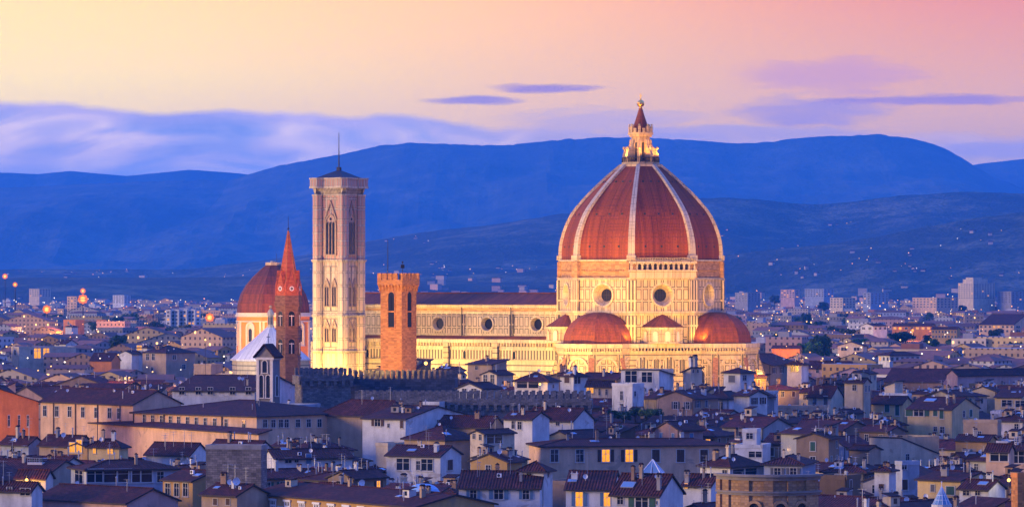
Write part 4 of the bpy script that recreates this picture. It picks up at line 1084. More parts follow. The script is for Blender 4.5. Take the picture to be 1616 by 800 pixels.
def screen(h):
    cs = corners(h); xs = [CX + F * c.x / c.y for c in cs]
    yt = min(min(HOR - F * (h['ze'] - CAMZ) / c.y for c in cs), HOR - F * (h['zr'] - CAMZ) / (sum(c.y for c in cs) / 4))
    return min(xs), max(xs), yt
HAND = []
def H(x0, xm, x1, ye, yb, ze, th, roof, wall, label, wins=(), name='house', cat='house', pitch=.33, yr=None, acc=(), L1=None, L2=None, Y=None, **kw):
    """a house measured in the photograph: px of the left end, near corner and right end, eave row ye, last visible row yb; ze its eave height in metres"""
    if Y: ze = CAMZ - (ye - HOR) / F * Y
    else: Y = F * (CAMZ - ze) / (ye - HOR)
    t = R(th); C = at(xm, ye, Y)
    if L1 is None: L1 = (xm - x0) / F * Y / max(math.cos(t) - (x0 - CX) / F * math.sin(t) * 0, .2)
    # exact: left end lies along (-cos, -sin) from the corner
    k = (x0 - CX) / F; den = math.cos(t) - k * math.sin(t)
    if xm > x0: L1 = (C.x - k * Y) / den
    k = (x1 - CX) / F
    if L2 is None:
        L2 = (k * Y - C.x) / (-math.sin(t) - k * math.cos(t)) if x1 > xm + 1 else 11.0
        L2 = max(4, min(L2, 64))
    if yr is not None and roof in ('rx', 'hip') and L2:                 # choose the pitch so that the ridge meets its row
        zr = CAMZ - (yr - HOR) / F * (Y + L2 / 2 * math.cos(t)); pitch = max(.16, min(.62, (zr - ze) / (L2 / 2)))
    h = house(name, C, t, L1, L2, ze, roof, wall, pitch, label=label, cat=cat, **kw)
    for w in wins:
        px, wp, ya, yb_, kind = w[:5]; sc = w[5] if len(w) > 5 else 'brown'
        if px < xm:
            k = (px - CX) / F; q = (C.x - k * Y) / (math.cos(t) - k * math.sin(t)); Yw = Y - q * math.sin(t); u = L1 - q; ww = wp / F * Yw / math.cos(t); fc = 'l'
        else:
            k = (px - CX) / F; q = (k * Y - C.x) / (-math.sin(t) - k * math.cos(t)); Yw = Y + q * math.cos(t); u = q; ww = wp / F * Yw / max(-math.sin(t), .25); fc = 'r'
        z0 = CAMZ - (yb_ - HOR) / F * Yw; hh = (yb_ - ya) / F * Yw
        window(h['root'], fc, u, z0, ww, hh, kind, sc, L1); h['nwin'] += 1
    for a_ in acc:
        what, fx_, fy_ = a_[:3]; accessory(h, what, -L1 * (1 - fx_), L2 * fy_, a_[3] if len(a_) > 3 else random.randrange(3), a_[4] if len(a_) > 4 else 1.0)
    h['yb'] = yb; h['hand'] = True; HAND.append(h); return h
def row(xs, w, ya, yb, kind, sc='brown', dy=0.0):
    return [(x, w, ya + dy * (x - xs[0]), yb + dy * (x - xs[0]), kind, sc) for x in xs]

# --- measured buildings, from the far rows to the near ones
hA = H(64, 210, 214, 637, 668, 17.5, -46, 'rx', 'peach', 'long peach building with seven tall dark windows and dark downpipes', row([71, 90, 110, 131, 152, 173, 188], 6, 640, 656, 'plain', dy=.035), 'long_building', 'building', yr=616, L2=15, Y=930)
hB = H(210, 405, 568, 656, 690, 16.5, -40, 'hip', 'peach', 'lower peach wing with a row of twelve small windows and a bluish end', row([228, 241, 255, 269, 282, 296, 310, 324, 339, 357, 385], 5, 654, 667, 'plain', dy=.055) + row([418, 431, 443, 452, 470, 487, 504, 520, 537, 553], 6, 662, 674, 'plain', dy=-.01), 'long_building', 'building', yr=640, L2=None, Y=900)
hC = H(272, 402, 470, 616, 634, 18, -12, 'rx', 'white', 'white upper storey with five deep windows beside the stone belfry', row([287, 313, 332, 367, 392], 8, 611, 622, 'wide'), 'house', 'house', yr=594, Y=965)
H(225, 262, 308, 556, 585, 20, -42, 'hip', 'tan', 'dark hipped tower house with twin windows facing the sunset', [(233, 5, 558, 568, 'plain'), (242, 5, 558, 568, 'plain'), (240, 5, 579, 585, 'plain'), (275, 5, 560, 567, 'plain'), (290, 5, 575, 582, 'plain')], 'tower_house', 'house', yr=544)
H(18, 30, 120, 548, 585, 20, -70, 'flat', 'cream', 'pale flat fronted building with two glowing yellow stair windows', [(24, 5, 552, 560, 'plain'), (59, 10, 547, 565, 'lit'), (73, 9, 547, 565, 'lit'), (50, 3, 552, 559, 'plain')], 'modern_building', 'building')
H(86, 104, 122, 542, 562, 21, -40, 'rx', 'white', 'white gabled house adjoining the building with yellow stair windows', [(91, 5, 541, 545, 'plain')], yr=536)
H(188, 208, 226, 558, 580, 19, -38, 'ry', 'white', 'white gable wall house beside the dark hipped tower house', ())
H(215, 232, 245, 548, 556, 22, -40, 'hip', 'white', 'white house with a glowing orange window above the hipped tower house', [(220, 8, 545, 552, 'lit')])
H(-80, -62, 61, 634, 690, 16, -70, 'rx', 'orange', 'orange lit stucco hall with a dark long roof', row([14, 30, 44], 3, 655, 672, 'plain'), 'hall', 'building', Y=915)
H(306, 333, 352, 575, 592, 17, -38, 'flat', 'tan', 'tan windowless block beyond the white upper storey', ())
H(408, 470, 505, 640, 660, 15.5, -25, 'flat', 'blue-grey', 'dusky flat roofed terrace house at the foot of the stone belfry', [(425, 8, 644, 655, 'wide'), (447, 8, 644, 655, 'wide'), (480, 5, 645, 655, 'plain')], Y=930)
H(572, 640, 740, 660, 692, 17, -28, 'rx', 'white', 'white house with a broad blue flank below the battlements', [(596, 9, 661, 672, 'open', 'brown'), (613, 3, 668, 674, 'plain'), (634, 5, 663, 675, 'closed', 'brown'), (692, 5, 662, 673, 'plain')], yr=645, Y=885)
H(610, 695, 728, 718, 757, 17, -22, 'rx', 'white', 'white house with one large dark window and a dark loggia door', [(636, 20, 723, 741, 'wide'), (660, 6, 727, 741, 'plain'), (674, 18, 724, 742, 'wide'), (710, 8, 725, 741, 'closed', 'brown')], yr=703, acc=(('chimney', .85, .2), ('antenna', .5, .6)))
H(593, 612, 640, 700, 730, 17, -38, 'flat', 'cream', 'cream sunlit end wall of a flat terrace house with cables', ())
H(742, 763, 812, 683, 705, 17.5, -40, 'ry', 'cream', 'cream gabled house end with a big glazed veranda on its flank', [(748, 4, 684, 692, 'plain'), (758, 4, 685, 694, 'plain'), (780, 24, 684, 699, 'wide')], Y=845)
H(795, 840, 878, 660, 678, 17, -30, 'rx', 'white', 'white cottage with two narrow dark windows and a blue gable', [(810, 5, 664, 676, 'plain'), (820, 6, 665, 677, 'plain')], yr=649, Y=880, L2=8)
H(835, 853, 1155, 703, 752, 17, -80, 'hip', 'peach', 'long peach building with seven windows two of them glowing', [(x, 12, 709, 728, k, 'brown') for x, k in ((875, 'plain'), (915, 'plain'), (956, 'litopen'), (993, 'litopen'), (1035, 'closed'), (1074, 'closed'), (1111, 'closed'))], 'long_building', 'building', yr=682, L2=None, acc=(('chimney', .4, .62, 1), ('chimney', .4, .78, 1), ('chimney', .3, .45, 0), ('skylight', .7, .3), ('antenna', .6, .7)))
H(820, 858, 872, 740, 800, 20, -20, 'hip', 'white', 'square white tower house with a small hipped roof', [(835, 8, 743, 753, 'wide'), (865, 3, 742, 752, 'plain')], 'tower_house', 'house', yr=727)
H(893, 966, 972, 770, 800, 18, -8, 'rx', 'white', 'white house with two orange lit windows between blue shutters', [(914, 11, 776, 798, 'litopen', 'blue'), (958, 10, 777, 798, 'litopen', 'blue')], yr=743, L2=14, acc=(('chimney', .1, .9, 1), ('antenna', .4, .3)))
H(965, 1041, 1078, 779, 800, 18, -26, 'rx', 'white', 'white house with a skylight and tall blue gable beside the glass pyramid', [(979, 9, 783, 795, 'plain', 'green'), (1013, 19, 784, 800, 'open', 'green'), (1036, 2, 790, 795, 'plain')], yr=744, acc=(('skylight', .25, .2, 0, 1.2), ('chimney', .93, .12, 2)))
hG = H(1015, 1040, 1046, 746, 757, 21, -14, 'flat', 'tan', 'small masonry block carrying a glass pyramid lantern roof', (), 'roof_lantern', 'roof lantern')
mb = MB(); L_ = hG['L1']; D_ = hG['L2'] = 4.5
apx = (-L_ / 2, L_ / 2, 21 + 2.3)
ps = [(-L_ - .3, -.3, 20.98), (.3, -.3, 20.98), (.3, L_ + .3, 20.98), (-L_ - .3, L_ + .3, 20.98)]
for i in range(4): mb.face([ps[i], ps[(i + 1) % 4], apx], 0); mb.tube(ps[i], apx, .08, 1, 5); mb.tube(ps[i], ps[(i + 1) % 4], .08, 1, 5); mb.tube([(a_ + b_) / 2 for a_, b_ in zip(ps[i], ps[(i + 1) % 4])], apx, .05, 1, 4)
mb.build('glass_pyramid', [M['skyglass'], M['whitepaint']], hG['root'])
H(1078, 1122, 1142, 764, 785, 17.5, -25, 'rx', 'white', 'small white house with a red lit window and washing on its terrace', [(1083, 5, 762, 770, 'lit'), (1097, 4, 765, 770, 'closed', 'brown'), (1112, 4, 765, 769, 'plain')], yr=748, acc=(('chimney', .1, .1), ('antenna', .6, .5)))
H(1105, 1152, 1205, 734, 760, 17, -42, 'hip', 'white', 'white hipped house with a shadowed veranda behind the curved church front', [(1144, 7, 741, 760, 'plain'), (1175, 40, 739, 750, 'wide')], yr=712, acc=(('chimney', .3, .2), ('chimney', .6, .3), ('antenna', .5, .5)))
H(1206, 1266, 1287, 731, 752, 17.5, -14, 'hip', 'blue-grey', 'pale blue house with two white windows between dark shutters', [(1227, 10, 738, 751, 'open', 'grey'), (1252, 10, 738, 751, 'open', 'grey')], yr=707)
H(1172, 1194, 1199, 678, 700, 21, -14, 'flat', 'white', 'white box shaped roof room with one blue window', [(1183, 10, 683, 692, 'plain')], 'roof_room', 'house', L2=5)
H(1160, 1203, 1216, 703, 722, 17.5, -14, 'flat', 'white', 'white framed covered terrace with air conditioners below the roof room', [(1192, 20, 712, 721, 'wide')])
H(1372, 1422, 1482, 690, 728, 18.5, -43, 'sx', 'cream', 'cream blind walled block with a long sloping brown flank', [(1432, 6, 716, 726, 'plain')], 'blank_block', 'building', pitch=-.28, eave=.15, acc=())
H(1340, 1372, 1390, 708, 725, 16.5, -42, 'rx', 'tan', 'low tan shed with a red roof against the cream blind walled block', ())
H(1380, 1403, 1414, 741, 775, 17.5, -24, 'hip', 'white', 'white turret house with a small dark doorway and red hipped cap', [(1391, 8, 763, 772, 'closed', 'brown')], 'tower_house', 'house', yr=735)
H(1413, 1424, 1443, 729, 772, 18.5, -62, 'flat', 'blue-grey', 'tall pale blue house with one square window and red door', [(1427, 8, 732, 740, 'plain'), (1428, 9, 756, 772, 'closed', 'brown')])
H(1448, 1516, 1578, 757, 782, 17, -36, 'rx', 'yellow', 'pale yellow house with three windows and a wide grey gable', [(1472, 6, 764, 775, 'closed', 'grey'), (1500, 12, 767, 780, 'closed', 'green')], yr=744, acc=(('chimney', .45, .2, 1), ('antenna', .2, .4)))
H(1514, 1560, 1586, 770, 782, 16, -36, 'rx', 'white', 'lower white house with a rust red roof beside the yellow house', [(1525, 9, 774, 781, 'plain'), (1543, 7, 774, 781, 'plain')], yr=757)
H(1556, 1592, 1600, 710, 733, 18.5, -24, 'rx', 'peach', 'peach house with one wide curtained picture window', [(1577, 26, 711, 727, 'wide')], yr=698)
H(1594, 1640, 1650, 709, 740, 18, -16, 'rx', 'peach', 'peach gabled house with blue glazing at the frame edge', [(1607, 18, 712, 730, 'wide')], yr=698)
H(1520, 1574, 1580, 664, 690, 20, -20, 'flat', 'tan', 'beige windowless block with one small doorway', [(1546, 5, 680, 688, 'plain')], 'blank_block', 'building')
H(1508, 1560, 1572, 694, 707, 18, -20, 'rx', 'ochre', 'ochre streaked wall house under the beige windowless block', (), yr=686)
H(1432, 1502, 1545, 645, 690, 18.5, -32, 'rx', 'yellow', 'yellow house with a row of four green shutters', [(1433, 7, 645, 656, 'closed', 'green'), (1450, 14, 645, 656, 'open', 'green'), (1476, 6, 646, 656, 'closed', 'green'), (1486, 6, 645, 660, 'closed', 'green'), (1476, 5, 673, 680, 'plain'), (1487, 6, 673, 683, 'plain'), (1521, 4, 648, 658, 'plain'), (1532, 5, 646, 657, 'closed', 'green')], yr=627, acc=(('chimney', .75, .25, 2), ('chimney', .9, .25, 2), ('skylight', .3, .35, 0, 1.6)))
H(1375, 1424, 1440, 636, 655, 18.5, -26, 'rx', 'yellow', 'yellow house with two green windows below the white roof terrace', [(1400, 7, 638, 650, 'closed', 'green'), (1416, 6, 639, 655, 'closed', 'green')], yr=625)
H(1396, 1412, 1420, 607, 622, 22.5, -30, 'sy', 'cream', 'cream roof room standing on a railed white terrace', (), 'roof_room', 'house', L2=6)
H(1388, 1432, 1438, 622, 626, 19.8, -24, 'flat', 'white', 'white railed terrace under the cream roof room', ())
H(1570, 1612, 1640, 626, 645, 19, -20, 'rx', 'yellow', 'yellow house with wide dark loggia openings at the frame edge', [(1589, 15, 631, 641, 'wide'), (1610, 14, 632, 642, 'wide')], yr=612)
H(1494, 1511, 1640, 591, 603, 22, -62, 'ry', 'pink', 'big church nave with a pink gable and a long plum roof', (), 'church_nave', 'church', pitch=.55)
H(1395, 1490, 1497, 602, 612, 16, -20, 'rx', 'brown', 'large plain red church roof beside the pink gable', (), 'church_nave', 'church', yr=582, L2=26)
H(1275, 1312, 1330, 625, 641, 18, -26, 'rx', 'cream', 'cream house with two dark windows and a plain grey roof', [(1286, 5, 628, 638, 'closed', 'grey'), (1303, 6, 625, 639, 'closed', 'grey')], yr=609)
H(1228, 1300, 1304, 641, 652, 15.5, -12, 'flat', 'peach', 'low peach terrace wall in front of the cream house', ())
H(1242, 1265, 1276, 574, 602, 24.5, -22, 'hip', 'white', 'white tower house with a dark twin arched window and slim cap roof', [(1251, 6, 576, 586, 'plain'), (1257, 6, 576, 586, 'plain')], 'tower_house', 'house', yr=566, Y=1240)
H(1276, 1342, 1346, 580, 592, 18, -12, 'rx', 'pink', 'pink low house with a wide roof behind the white tower house', row([1290, 1304, 1318, 1330], 4, 582, 588, 'plain'), yr=570)
H(1142, 1168, 1190, 587, 612, 20, -40, 'hip', 'white', 'white house with a louvred window below the apse', [(1155, 10, 592, 603, 'closed', 'grey'), (1175, 6, 592, 600, 'plain')], yr=580, Y=1150)
H(1078, 1090, 1108, 586, 606, 21, -52, 'sy', 'cream', 'cream and green house topped by tall blue chimneys', [(1094, 3, 583, 588, 'plain'), (1101, 3, 583, 588, 'plain')], acc=(('chimney', .3, .5, 2, 1.5), ('chimney', .7, .6, 2, 1.5)), Y=1140)
H(980, 1040, 1063, 583, 612, 22, -20, 'sx', 'white', 'modern white house with an open loggia below the cathedral', [(996, 18, 585, 603, 'wide'), (1021, 16, 587, 603, 'plain'), (1018, 3, 612, 617, 'plain'), (1028, 3, 612, 617, 'plain')], 'modern_house', 'house', pitch=-.12, eave=.5, Y=1130)
H(966, 998, 1016, 606, 645, 19.5, -35, 'flat', 'white', 'plain white block with a single tall slot window', [(981, 4, 617, 631, 'plain'), (1002, 3, 617, 625, 'plain')], 'white_block', 'house', Y=1040)
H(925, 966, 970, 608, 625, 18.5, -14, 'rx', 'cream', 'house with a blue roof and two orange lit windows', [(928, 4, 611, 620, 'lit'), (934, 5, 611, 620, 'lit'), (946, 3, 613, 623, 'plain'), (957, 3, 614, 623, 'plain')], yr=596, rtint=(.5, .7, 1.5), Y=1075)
H(884, 905, 927, 592, 618, 21, -45, 'hip', 'white', 'white hipped tower house below the cathedral apse', [(895, 8, 591, 604, 'closed', 'brown'), (911, 10, 593, 605, 'plain')], 'tower_house', 'house', yr=584, Y=1120)
hL = H(812, 864, 882, 600, 620, 19, -22, 'hip', 'white', 'house with a deep dark loggia lit by a hanging lamp', [(833, 34, 601, 612, 'wide'), (873, 3, 606, 612, 'plain')], yr=588, Y=1090)
H(738, 775, 800, 574, 588, 22, -30, 'sx', 'tan', 'beige house with a thin overhanging roof in front of the nave', [(752, 4, 577, 583, 'plain')], pitch=.12, Y=1150)
H(760, 784, 810, 590, 605, 20.5, -40, 'ry', 'cream', 'cream gabled rooftop pavilion with open posts', [(766, 6, 591, 605, 'plain'), (777, 6, 591, 605, 'plain'), (797, 4, 601, 608, 'litopen')], yr=583, Y=1120)
H(722, 760, 790, 612, 622, 18, -38, 'ry', 'white', 'white cottage gable with two dark openings on the battlement walk', [(733, 7, 613, 620, 'plain'), (748, 8, 613, 621, 'plain')], Y=946)
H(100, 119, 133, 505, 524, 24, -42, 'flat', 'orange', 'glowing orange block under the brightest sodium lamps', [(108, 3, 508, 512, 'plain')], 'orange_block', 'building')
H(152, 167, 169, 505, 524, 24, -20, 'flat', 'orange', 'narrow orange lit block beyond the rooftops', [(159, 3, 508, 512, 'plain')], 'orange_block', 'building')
H(103, 113, 123, 515, 524, 21, -35, 'hip', 'white', 'pale hipped house in front of the glowing orange block', ())
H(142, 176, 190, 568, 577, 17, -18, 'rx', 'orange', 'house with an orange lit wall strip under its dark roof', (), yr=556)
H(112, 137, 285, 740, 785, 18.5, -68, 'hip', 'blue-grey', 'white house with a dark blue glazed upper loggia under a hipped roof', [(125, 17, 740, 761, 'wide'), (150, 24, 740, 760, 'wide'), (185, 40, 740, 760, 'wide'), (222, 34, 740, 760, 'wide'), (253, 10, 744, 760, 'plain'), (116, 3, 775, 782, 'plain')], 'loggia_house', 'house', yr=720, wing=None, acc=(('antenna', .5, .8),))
H(257, 304, 370, 757, 790, 17.5, -44, 'rx', 'ochre', 'ochre house with three tall arched windows and a bare brown gable', [(265, 8, 762, 782, 'plain'), (279, 8, 762, 782, 'plain'), (293, 8, 762, 782, 'plain')], yr=742)
H(325, 412, 416, 704, 762, 24.5, -10, 'flat', 'grey', 'windowless grey rubble stone tower house', (), 'stone_block', 'building', wallmat=M['rubble'], L2=4.5)
H(416, 434, 556, 722, 735, 17.5, -72, 'ry', 'white', 'white house with a cream gable and a round red vent', [(418, 6, 713, 719, 'closed', 'brown'), (455, 10, 722, 730, 'plain'), (468, 6, 724, 729, 'plain'), (487, 8, 716, 731, 'closed', 'blue')], yr=710)
hP = H(398, 657, 815, 798, 830, 16.8, -54, 'rx', 'ochre', 'ochre palace with white ornate frames around its tall windows', (), 'ornate_palace', 'palace', yr=779, L2=16, acc=(('chimney', .9, .3), ('satellite_dish', .4, .6)))
H(724, 852, 858, 768, 800, 17, -6, 'rx', 'white', 'low white house with blue shutters under a broad roof', [(747, 10, 773, 787, 'open', 'blue'), (787, 14, 772, 787, 'open', 'blue'), (830, 10, 773, 787, 'open', 'blue')], yr=743, L2=13, acc=(('antenna', .2, .3), ('antenna', .6, .4), ('chimney', .4, .8)))
H(140, 188, 202, 703, 722, 18, -20, 'hip', 'yellow', 'yellow house with one bright window and one red lit window', [(149, 5, 706, 715, 'lit'), (174, 9, 704, 716, 'lit')], yr=688, acc=(('chimney', .7, .4),))
H(106, 138, 141, 705, 715, 17, -30, 'ry', 'ochre', 'gabled loft glowing orange through an open framed front', [(114, 9, 698, 713, 'lit'), (125, 9, 694, 713, 'lit')], L2=9)
H(25, 72, 78, 752, 772, 17, -14, 'rx', 'white', 'white house with a blazing orange wall lamp', [(62, 3, 760, 765, 'plain')], yr=735)
H(-40, 50, 62, 772, 800, 16.5, -22, 'rx', 'white', 'white shed roofed house with dark square openings', [(15, 8, 768, 774, 'plain'), (40, 16, 770, 781, 'wide')], yr=755)
H(55, 200, 230, 792, 830, 14.5, -40, 'rx', 'pink', 'broad red roof with a pink cornice along its eaves', (), yr=770, L2=13)
H(1596, 1606, 1650, 748, 800, 21, -70, 'flat', 'orange', 'orange brick tower with a corbelled top at the frame edge', (), 'brick_turret', 'tower', wallmat=M['brick'])
H(230, 300, 330, 716, 728, 16, -30, 'rx', 'white', 'white roof house beside the grey rubble tower with many antennas', (), yr=689, acc=(('antenna', .3, .3), ('antenna', .5, .3), ('antenna', .7, .4), ('antenna', .9, .3)))
H(505, 628, 672, 655, 662, 20, -38, 'hip', 'tan', 'wide dark hipped roof spreading below the brown battlements', (), yr=628, Y=905)
H(668, 693, 699, 635, 648, 25, -20, 'flat', 'white', 'small white box on the low battlements with dark plants', (), 'roof_room', 'house', L2=4, Y=925)
H(690, 772, 796, 672, 684, 20, -30, 'rx', 'tan', 'broad dark roofed house in front of the low grey battlements', (), yr=650, Y=885)
H(828, 905, 940, 662, 674, 20, -34, 'rx', 'white', 'pale house with a wide dark roof below the battlement end', row([845, 862, 880], 5, 664, 671, 'plain'), yr=644, Y=915, L2=9)
H(62, 120, 150, 702, 712, 17, -34, 'rx', 'tan', 'tan house with a dark roof at the foot of the seven-window peach building', (), yr=676, acc=(('chimney', .3, .4), ('satellite_dish', .5, .3), ('flue_pipe', .7, .4)))
H(0, 45, 70, 700, 715, 17, -40, 'rx', 'blue-grey', 'bluish house with a pale chimney below the orange lit hall', [(20, 6, 704, 712, 'plain')], yr=682, acc=(('chimney', .4, .4), ('flue_pipe', .6, .4), ('antenna', .8, .4)))
H(330, 405, 430, 708, 716, 18, -36, 'rx', 'white', 'white house with a dark roof just behind the grey rubble tower', (), yr=690, acc=(('chimney', .3, .4), ('air_conditioner', .6, .2), ('flue_pipe', .7, .4)))
H(318, 374, 424, 780, 800, 17, -40, 'rx', 'tan', 'tan house with a white dish below the grey rubble tower', [(340, 7, 786, 796, 'closed', 'brown'), (360, 7, 786, 796, 'closed', 'brown')], yr=764, acc=(('satellite_dish', .7, .3, 0, 1.3), ('antenna', .3, .5), ('antenna', .5, .5), ('chimney', .2, .5)))
H(638, 702, 758, 692, 702, 17, -40, 'hip', 'tan', 'dark hipped roof below the white house with a broad blue flank', (), yr=672, Y=848)
# ornate palace windows and painted panels on its sunset side
L1 = hP['L1']; n = 11
for i in range(n):
    u = (i + .5) * L1 / n
    o = window(hP['root'], 'l', u + L1 / n / 2, 10.4, 1.5, 4.2, 'plain' if i % 5 != 3 else 'lit', 'brown', L1)
    mb = MB(); mb.box(-.95, .95, -.14, 0, 9.8, 16.0, 0); mb.box(-1.15, 1.15, -.3, 0, 15.7, 16.05, 0)
    for z in range(6):
        for q in (-.5, .0, .5): mb.face([(q - .17, -.155, 10.3 + z * .95), (q + .17, -.155, 10.3 + z * .95), (q + .1, -.155, 10.9 + z * .95), (q - .1, -.155, 10.9 + z * .95)], 1)
    o = mb.build('ornate_panel', [M['whitepaint'], M['darkwood']], hP['root']); o.location = (-L1 + u, -.002, 0)
for h_, us in ((hA, (.14, .38, .62, .86)), (hB, (.0, .25, .72))):
    for q in us:
        mb = MB(); x = -h_['L1'] * (1 - q) + .3; mb.tube((x, -.2, 6), (x, -.2, h_['ze'] - .2), .13, 0, 5); mb.build('downpipe', M['iron'], h_['root'])
# continuous lower tier below the long peach wings
tier = house('lower_range', at(408, 683, 872), R(-57), 112, 2.6, CAMZ - (683 - HOR) / F * 872, 'sx', 'peach', .25, label='low peach range with a thin dark roof along the foot of the peach wing', cat='building')
tier['yb'] = 695; tier['hand'] = True; HAND.append(tier)

# curved church front: convex masonry with pilasters and a heavy cornice
cc = at(1222, 757, 640); cf = thing('baroque_church', 'curved brown stone church front with pilasters and a dark cornice', 'church', (cc.x, cc.y + 9.5, 0), R(-8))
zt = CAMZ - (757 - HOR) / F * 640
def arcp(r, n=20, a0=-62, a1=62): return [(r * math.sin(R(a0 + (a1 - a0) * i / n)), -r * math.cos(R(a0 + (a1 - a0) * i / n))) for i in range(n + 1)]
mb = MB(); mb.loft([[(x, y, z) for x, y in arcp(9.5)] for z in (0, zt)], 0, False)
mb.face([(x, y, zt) for x, y in arcp(9.5)] , 0)
mb.build('wall', M['tanbrick'], cf)
mb = MB()
mb.loft([[(x, y, z) for x, y in arcp(rr)] for rr, z in ((9.5, zt - .1), (10.0, zt - .1), (10.0, zt + .5), (10.5, zt + .5), (10.5, zt + .9), (9.4, zt + .9))], 0, False)
mb.build('cornice', M['stone'], cf)
mb = MB(); mb.loft([[(x, y, z) for x, y in arcp(rr)] for rr, z in ((9.5, zt - 2.6), (9.9, zt - 2.6), (9.9, zt - 2.2), (10.2, zt - 2.2), (10.2, zt - 1.9), (9.4, zt - 1.9))], 0, False)
mb.build('string_course', M['stone'], cf)
for a_ in (-60, -46, -22, 2, 26, 46):
    T = TR(R(a_)); mb = MB(T); mb.box(-.8, .8, -9.85, -9.3, 0, zt - 2.61, 0); mb.box(-.8, .8, -9.85, -9.3, zt - 1.89, zt - .11, 0); mb.build('pilaster', M['tanbrick'], cf)
for a_ in (-12, 14, 36):
    mb = MB(TR(R(a_)) @ Matrix.Translation((0, -9.5, zt - 8.5))); arch(mb, 1.8, 4.6, None, .5, .5, False, 0, 1, .4, .1); mb.build('niche', [M['tanbrick'], M['iron']], cf)

# ------------------------------------------------------------------ blue canvas dome tent and glass cone
c_ = at(668, 767, 652); tn = thing('canvas_cover', 'pale blue ribbed canvas dome cover between the ochre palace and blue shutters', 'canvas cover', (c_.x, c_.y, c_.z - 1.6), R(10))
mb = MB(); rg = []
for i in range(6):
    t = i / 5; rg.append([((2.9 * math.cos(t * math.pi / 2) ** .8 + (.10 if j % 2 else 0) * (1 - t)) * math.cos(2 * math.pi * j / 28), (2.9 * math.cos(t * math.pi / 2) ** .8 + (.10 if j % 2 else 0) * (1 - t)) * math.sin(2 * math.pi * j / 28), 2.1 * math.sin(t * math.pi / 2)) for j in range(28)])
mb.loft(rg, 0); mb.build('canvas', plain("blue_canvas", (.25, .42, .58), .7, .2), tn)
mb = MB(); mb.box(-3.2, 3.2, -3.2, 3.2, -c_.z + 1.6, -.02, 0); mb.build('base_block', M['stucco'], tn, WALLS['white'])
c_ = at(1486, 795, 640); gc = thing('glass_cone', 'pointed glass and metal cone skylight rising in front of a pale wall', 'skylight cone', (c_.x, c_.y, c_.z), 0)
mb = MB(); mb.loft([[(x, y, z) for x, y in ngon(r, 12)] for r, z in ((1.5, 0), (.06, 3.0))], 0, True, True); mb.build('glass', M['skyglass'], gc)
mb = MB()
for j in range(12): t = 2 * math.pi * j / 12; mb.tube((1.52 * math.cos(t), 1.52 * math.sin(t), 0), (0, 0, 3.05), .05, 0, 4)
for q in (.25, .5, .75): 
    r = 1.53 * (1 - q)
    for j in range(12): t, t2 = 2 * math.pi * j / 12, 2 * math.pi * (j + 1) / 12; mb.tube((r * math.cos(t), r * math.sin(t), 3 * q), (r * math.cos(t2), r * math.sin(t2), 3 * q), .04, 0, 4)
mb.tube((0, 0, 3), (0, 0, 3.7), .05, 0, 5); mb.ball((0, 0, 3.7), .12, 0, 6, 4); mb.build('glazing_frame', M['whitepaint'], gc)
mb = MB(); mb.prism(ngon(1.7, 12), -c_.z, -.02, 0); mb.build('base', M['stucco'], gc, WALLS['white'])

# roof clutter on the measured houses too
rc = random.Random(31); random.seed(31)
for h in HAND:
    if h['root'].name.split('.')[0] in ('church_nave', 'stone_block', 'roof_lantern', 'orange_block', 'roof_room', 'lower_range') or h['L1'] * h['L2'] < 30: continue
    big = h['L1'] * h['L2'] > 320
    pool = ['chimney'] * rc.choice((0, 1, 2)) + ['flue_pipe'] * rc.choice((0, 1, 2)) + ['antenna'] * rc.choice((0, 1, 2)) + ['satellite_dish'] * rc.choice((0, 0, 1, 1)) + ['skylight'] * rc.choice((0, 0, 1)) + ['air_conditioner'] * rc.choice((0, 0, 1)) + ['dormer'] * (rc.choice((0, 0, 1)) if big and h['kind'] in ('rx', 'hip') else 0)
    for w_ in pool * (2 if big else 1):
        if h['kind'] == 'flat' and w_ in ('skylight', 'dormer'): continue
        accessory(h, w_, -h['L1'] * rc.uniform(.08, .92), h['L2'] * (rc.uniform(.12, .6) if w_ not in ('skylight', 'dormer') else rc.uniform(.2, .35)), rc.randrange(3), rc.uniform(.6, .95))
# ------------------------------------------------------------------ filling houses
FREE = [(1.5, h) for h in HAND]
def in_obb(p, h, m):
    c, s_ = math.cos(h['th']), math.sin(h['th']); d = p - h['corner']; x, y = c * d.x + s_ * d.y, -s_ * d.x + c * d.y
    return -h['L1'] - m < x < m and -m < y < h['L2'] + m
CI = CM.inverted()
KEEP = [(at(427, HOR, 1385), 22), (at(431, HOR, 1640), 24), (at(455, HOR, 1050), 7), (at(632, HOR, 1003), 9), (at(429, HOR, 952), 6), (at(1222, HOR, 650), 12), (at(668, HOR, 652), 4), (at(1486, HOR, 640), 3)]
BATT = [(o.location.copy(), o.rotation_euler[2], max(c.bound_box[6][0] for c in o.children), 14) for o in COL.objects if o.name.startswith('battlement_wall')]
def blocked(p, m):
    q = CI @ p
    if -122 < q.x < 50 and -54 < q.y < 50: return True
    if q.x < -85 and -60 < q.y < 30 and q.x > -130: return True
    for c_, r in KEEP:
        if (p.xy - c_.xy).length < r: return True
    for lo, t, L, D in BATT:
        d = p - lo; x, y = math.cos(t) * d.x + math.sin(t) * d.y, -math.sin(t) * d.x + math.cos(t) * d.y
        if -2 < x < L + 2 and -2 < y < D + 2: return True
    return any(in_obb(p, h, m) for h in HOUSES)
LIMIT = [(590, 1212, 1180, 584), (488, 582, 1240, 578), (432, 478, 1040, 596), (598, 660, 990, 584), (362, 440, 1360, 568), (366, 430, 1610, 578), (400, 442, 945, 636), (551, 718, 958, 617), (478, 553, 945, 632), (560, 930, 922, 652), (1145, 1302, 636, 800)]
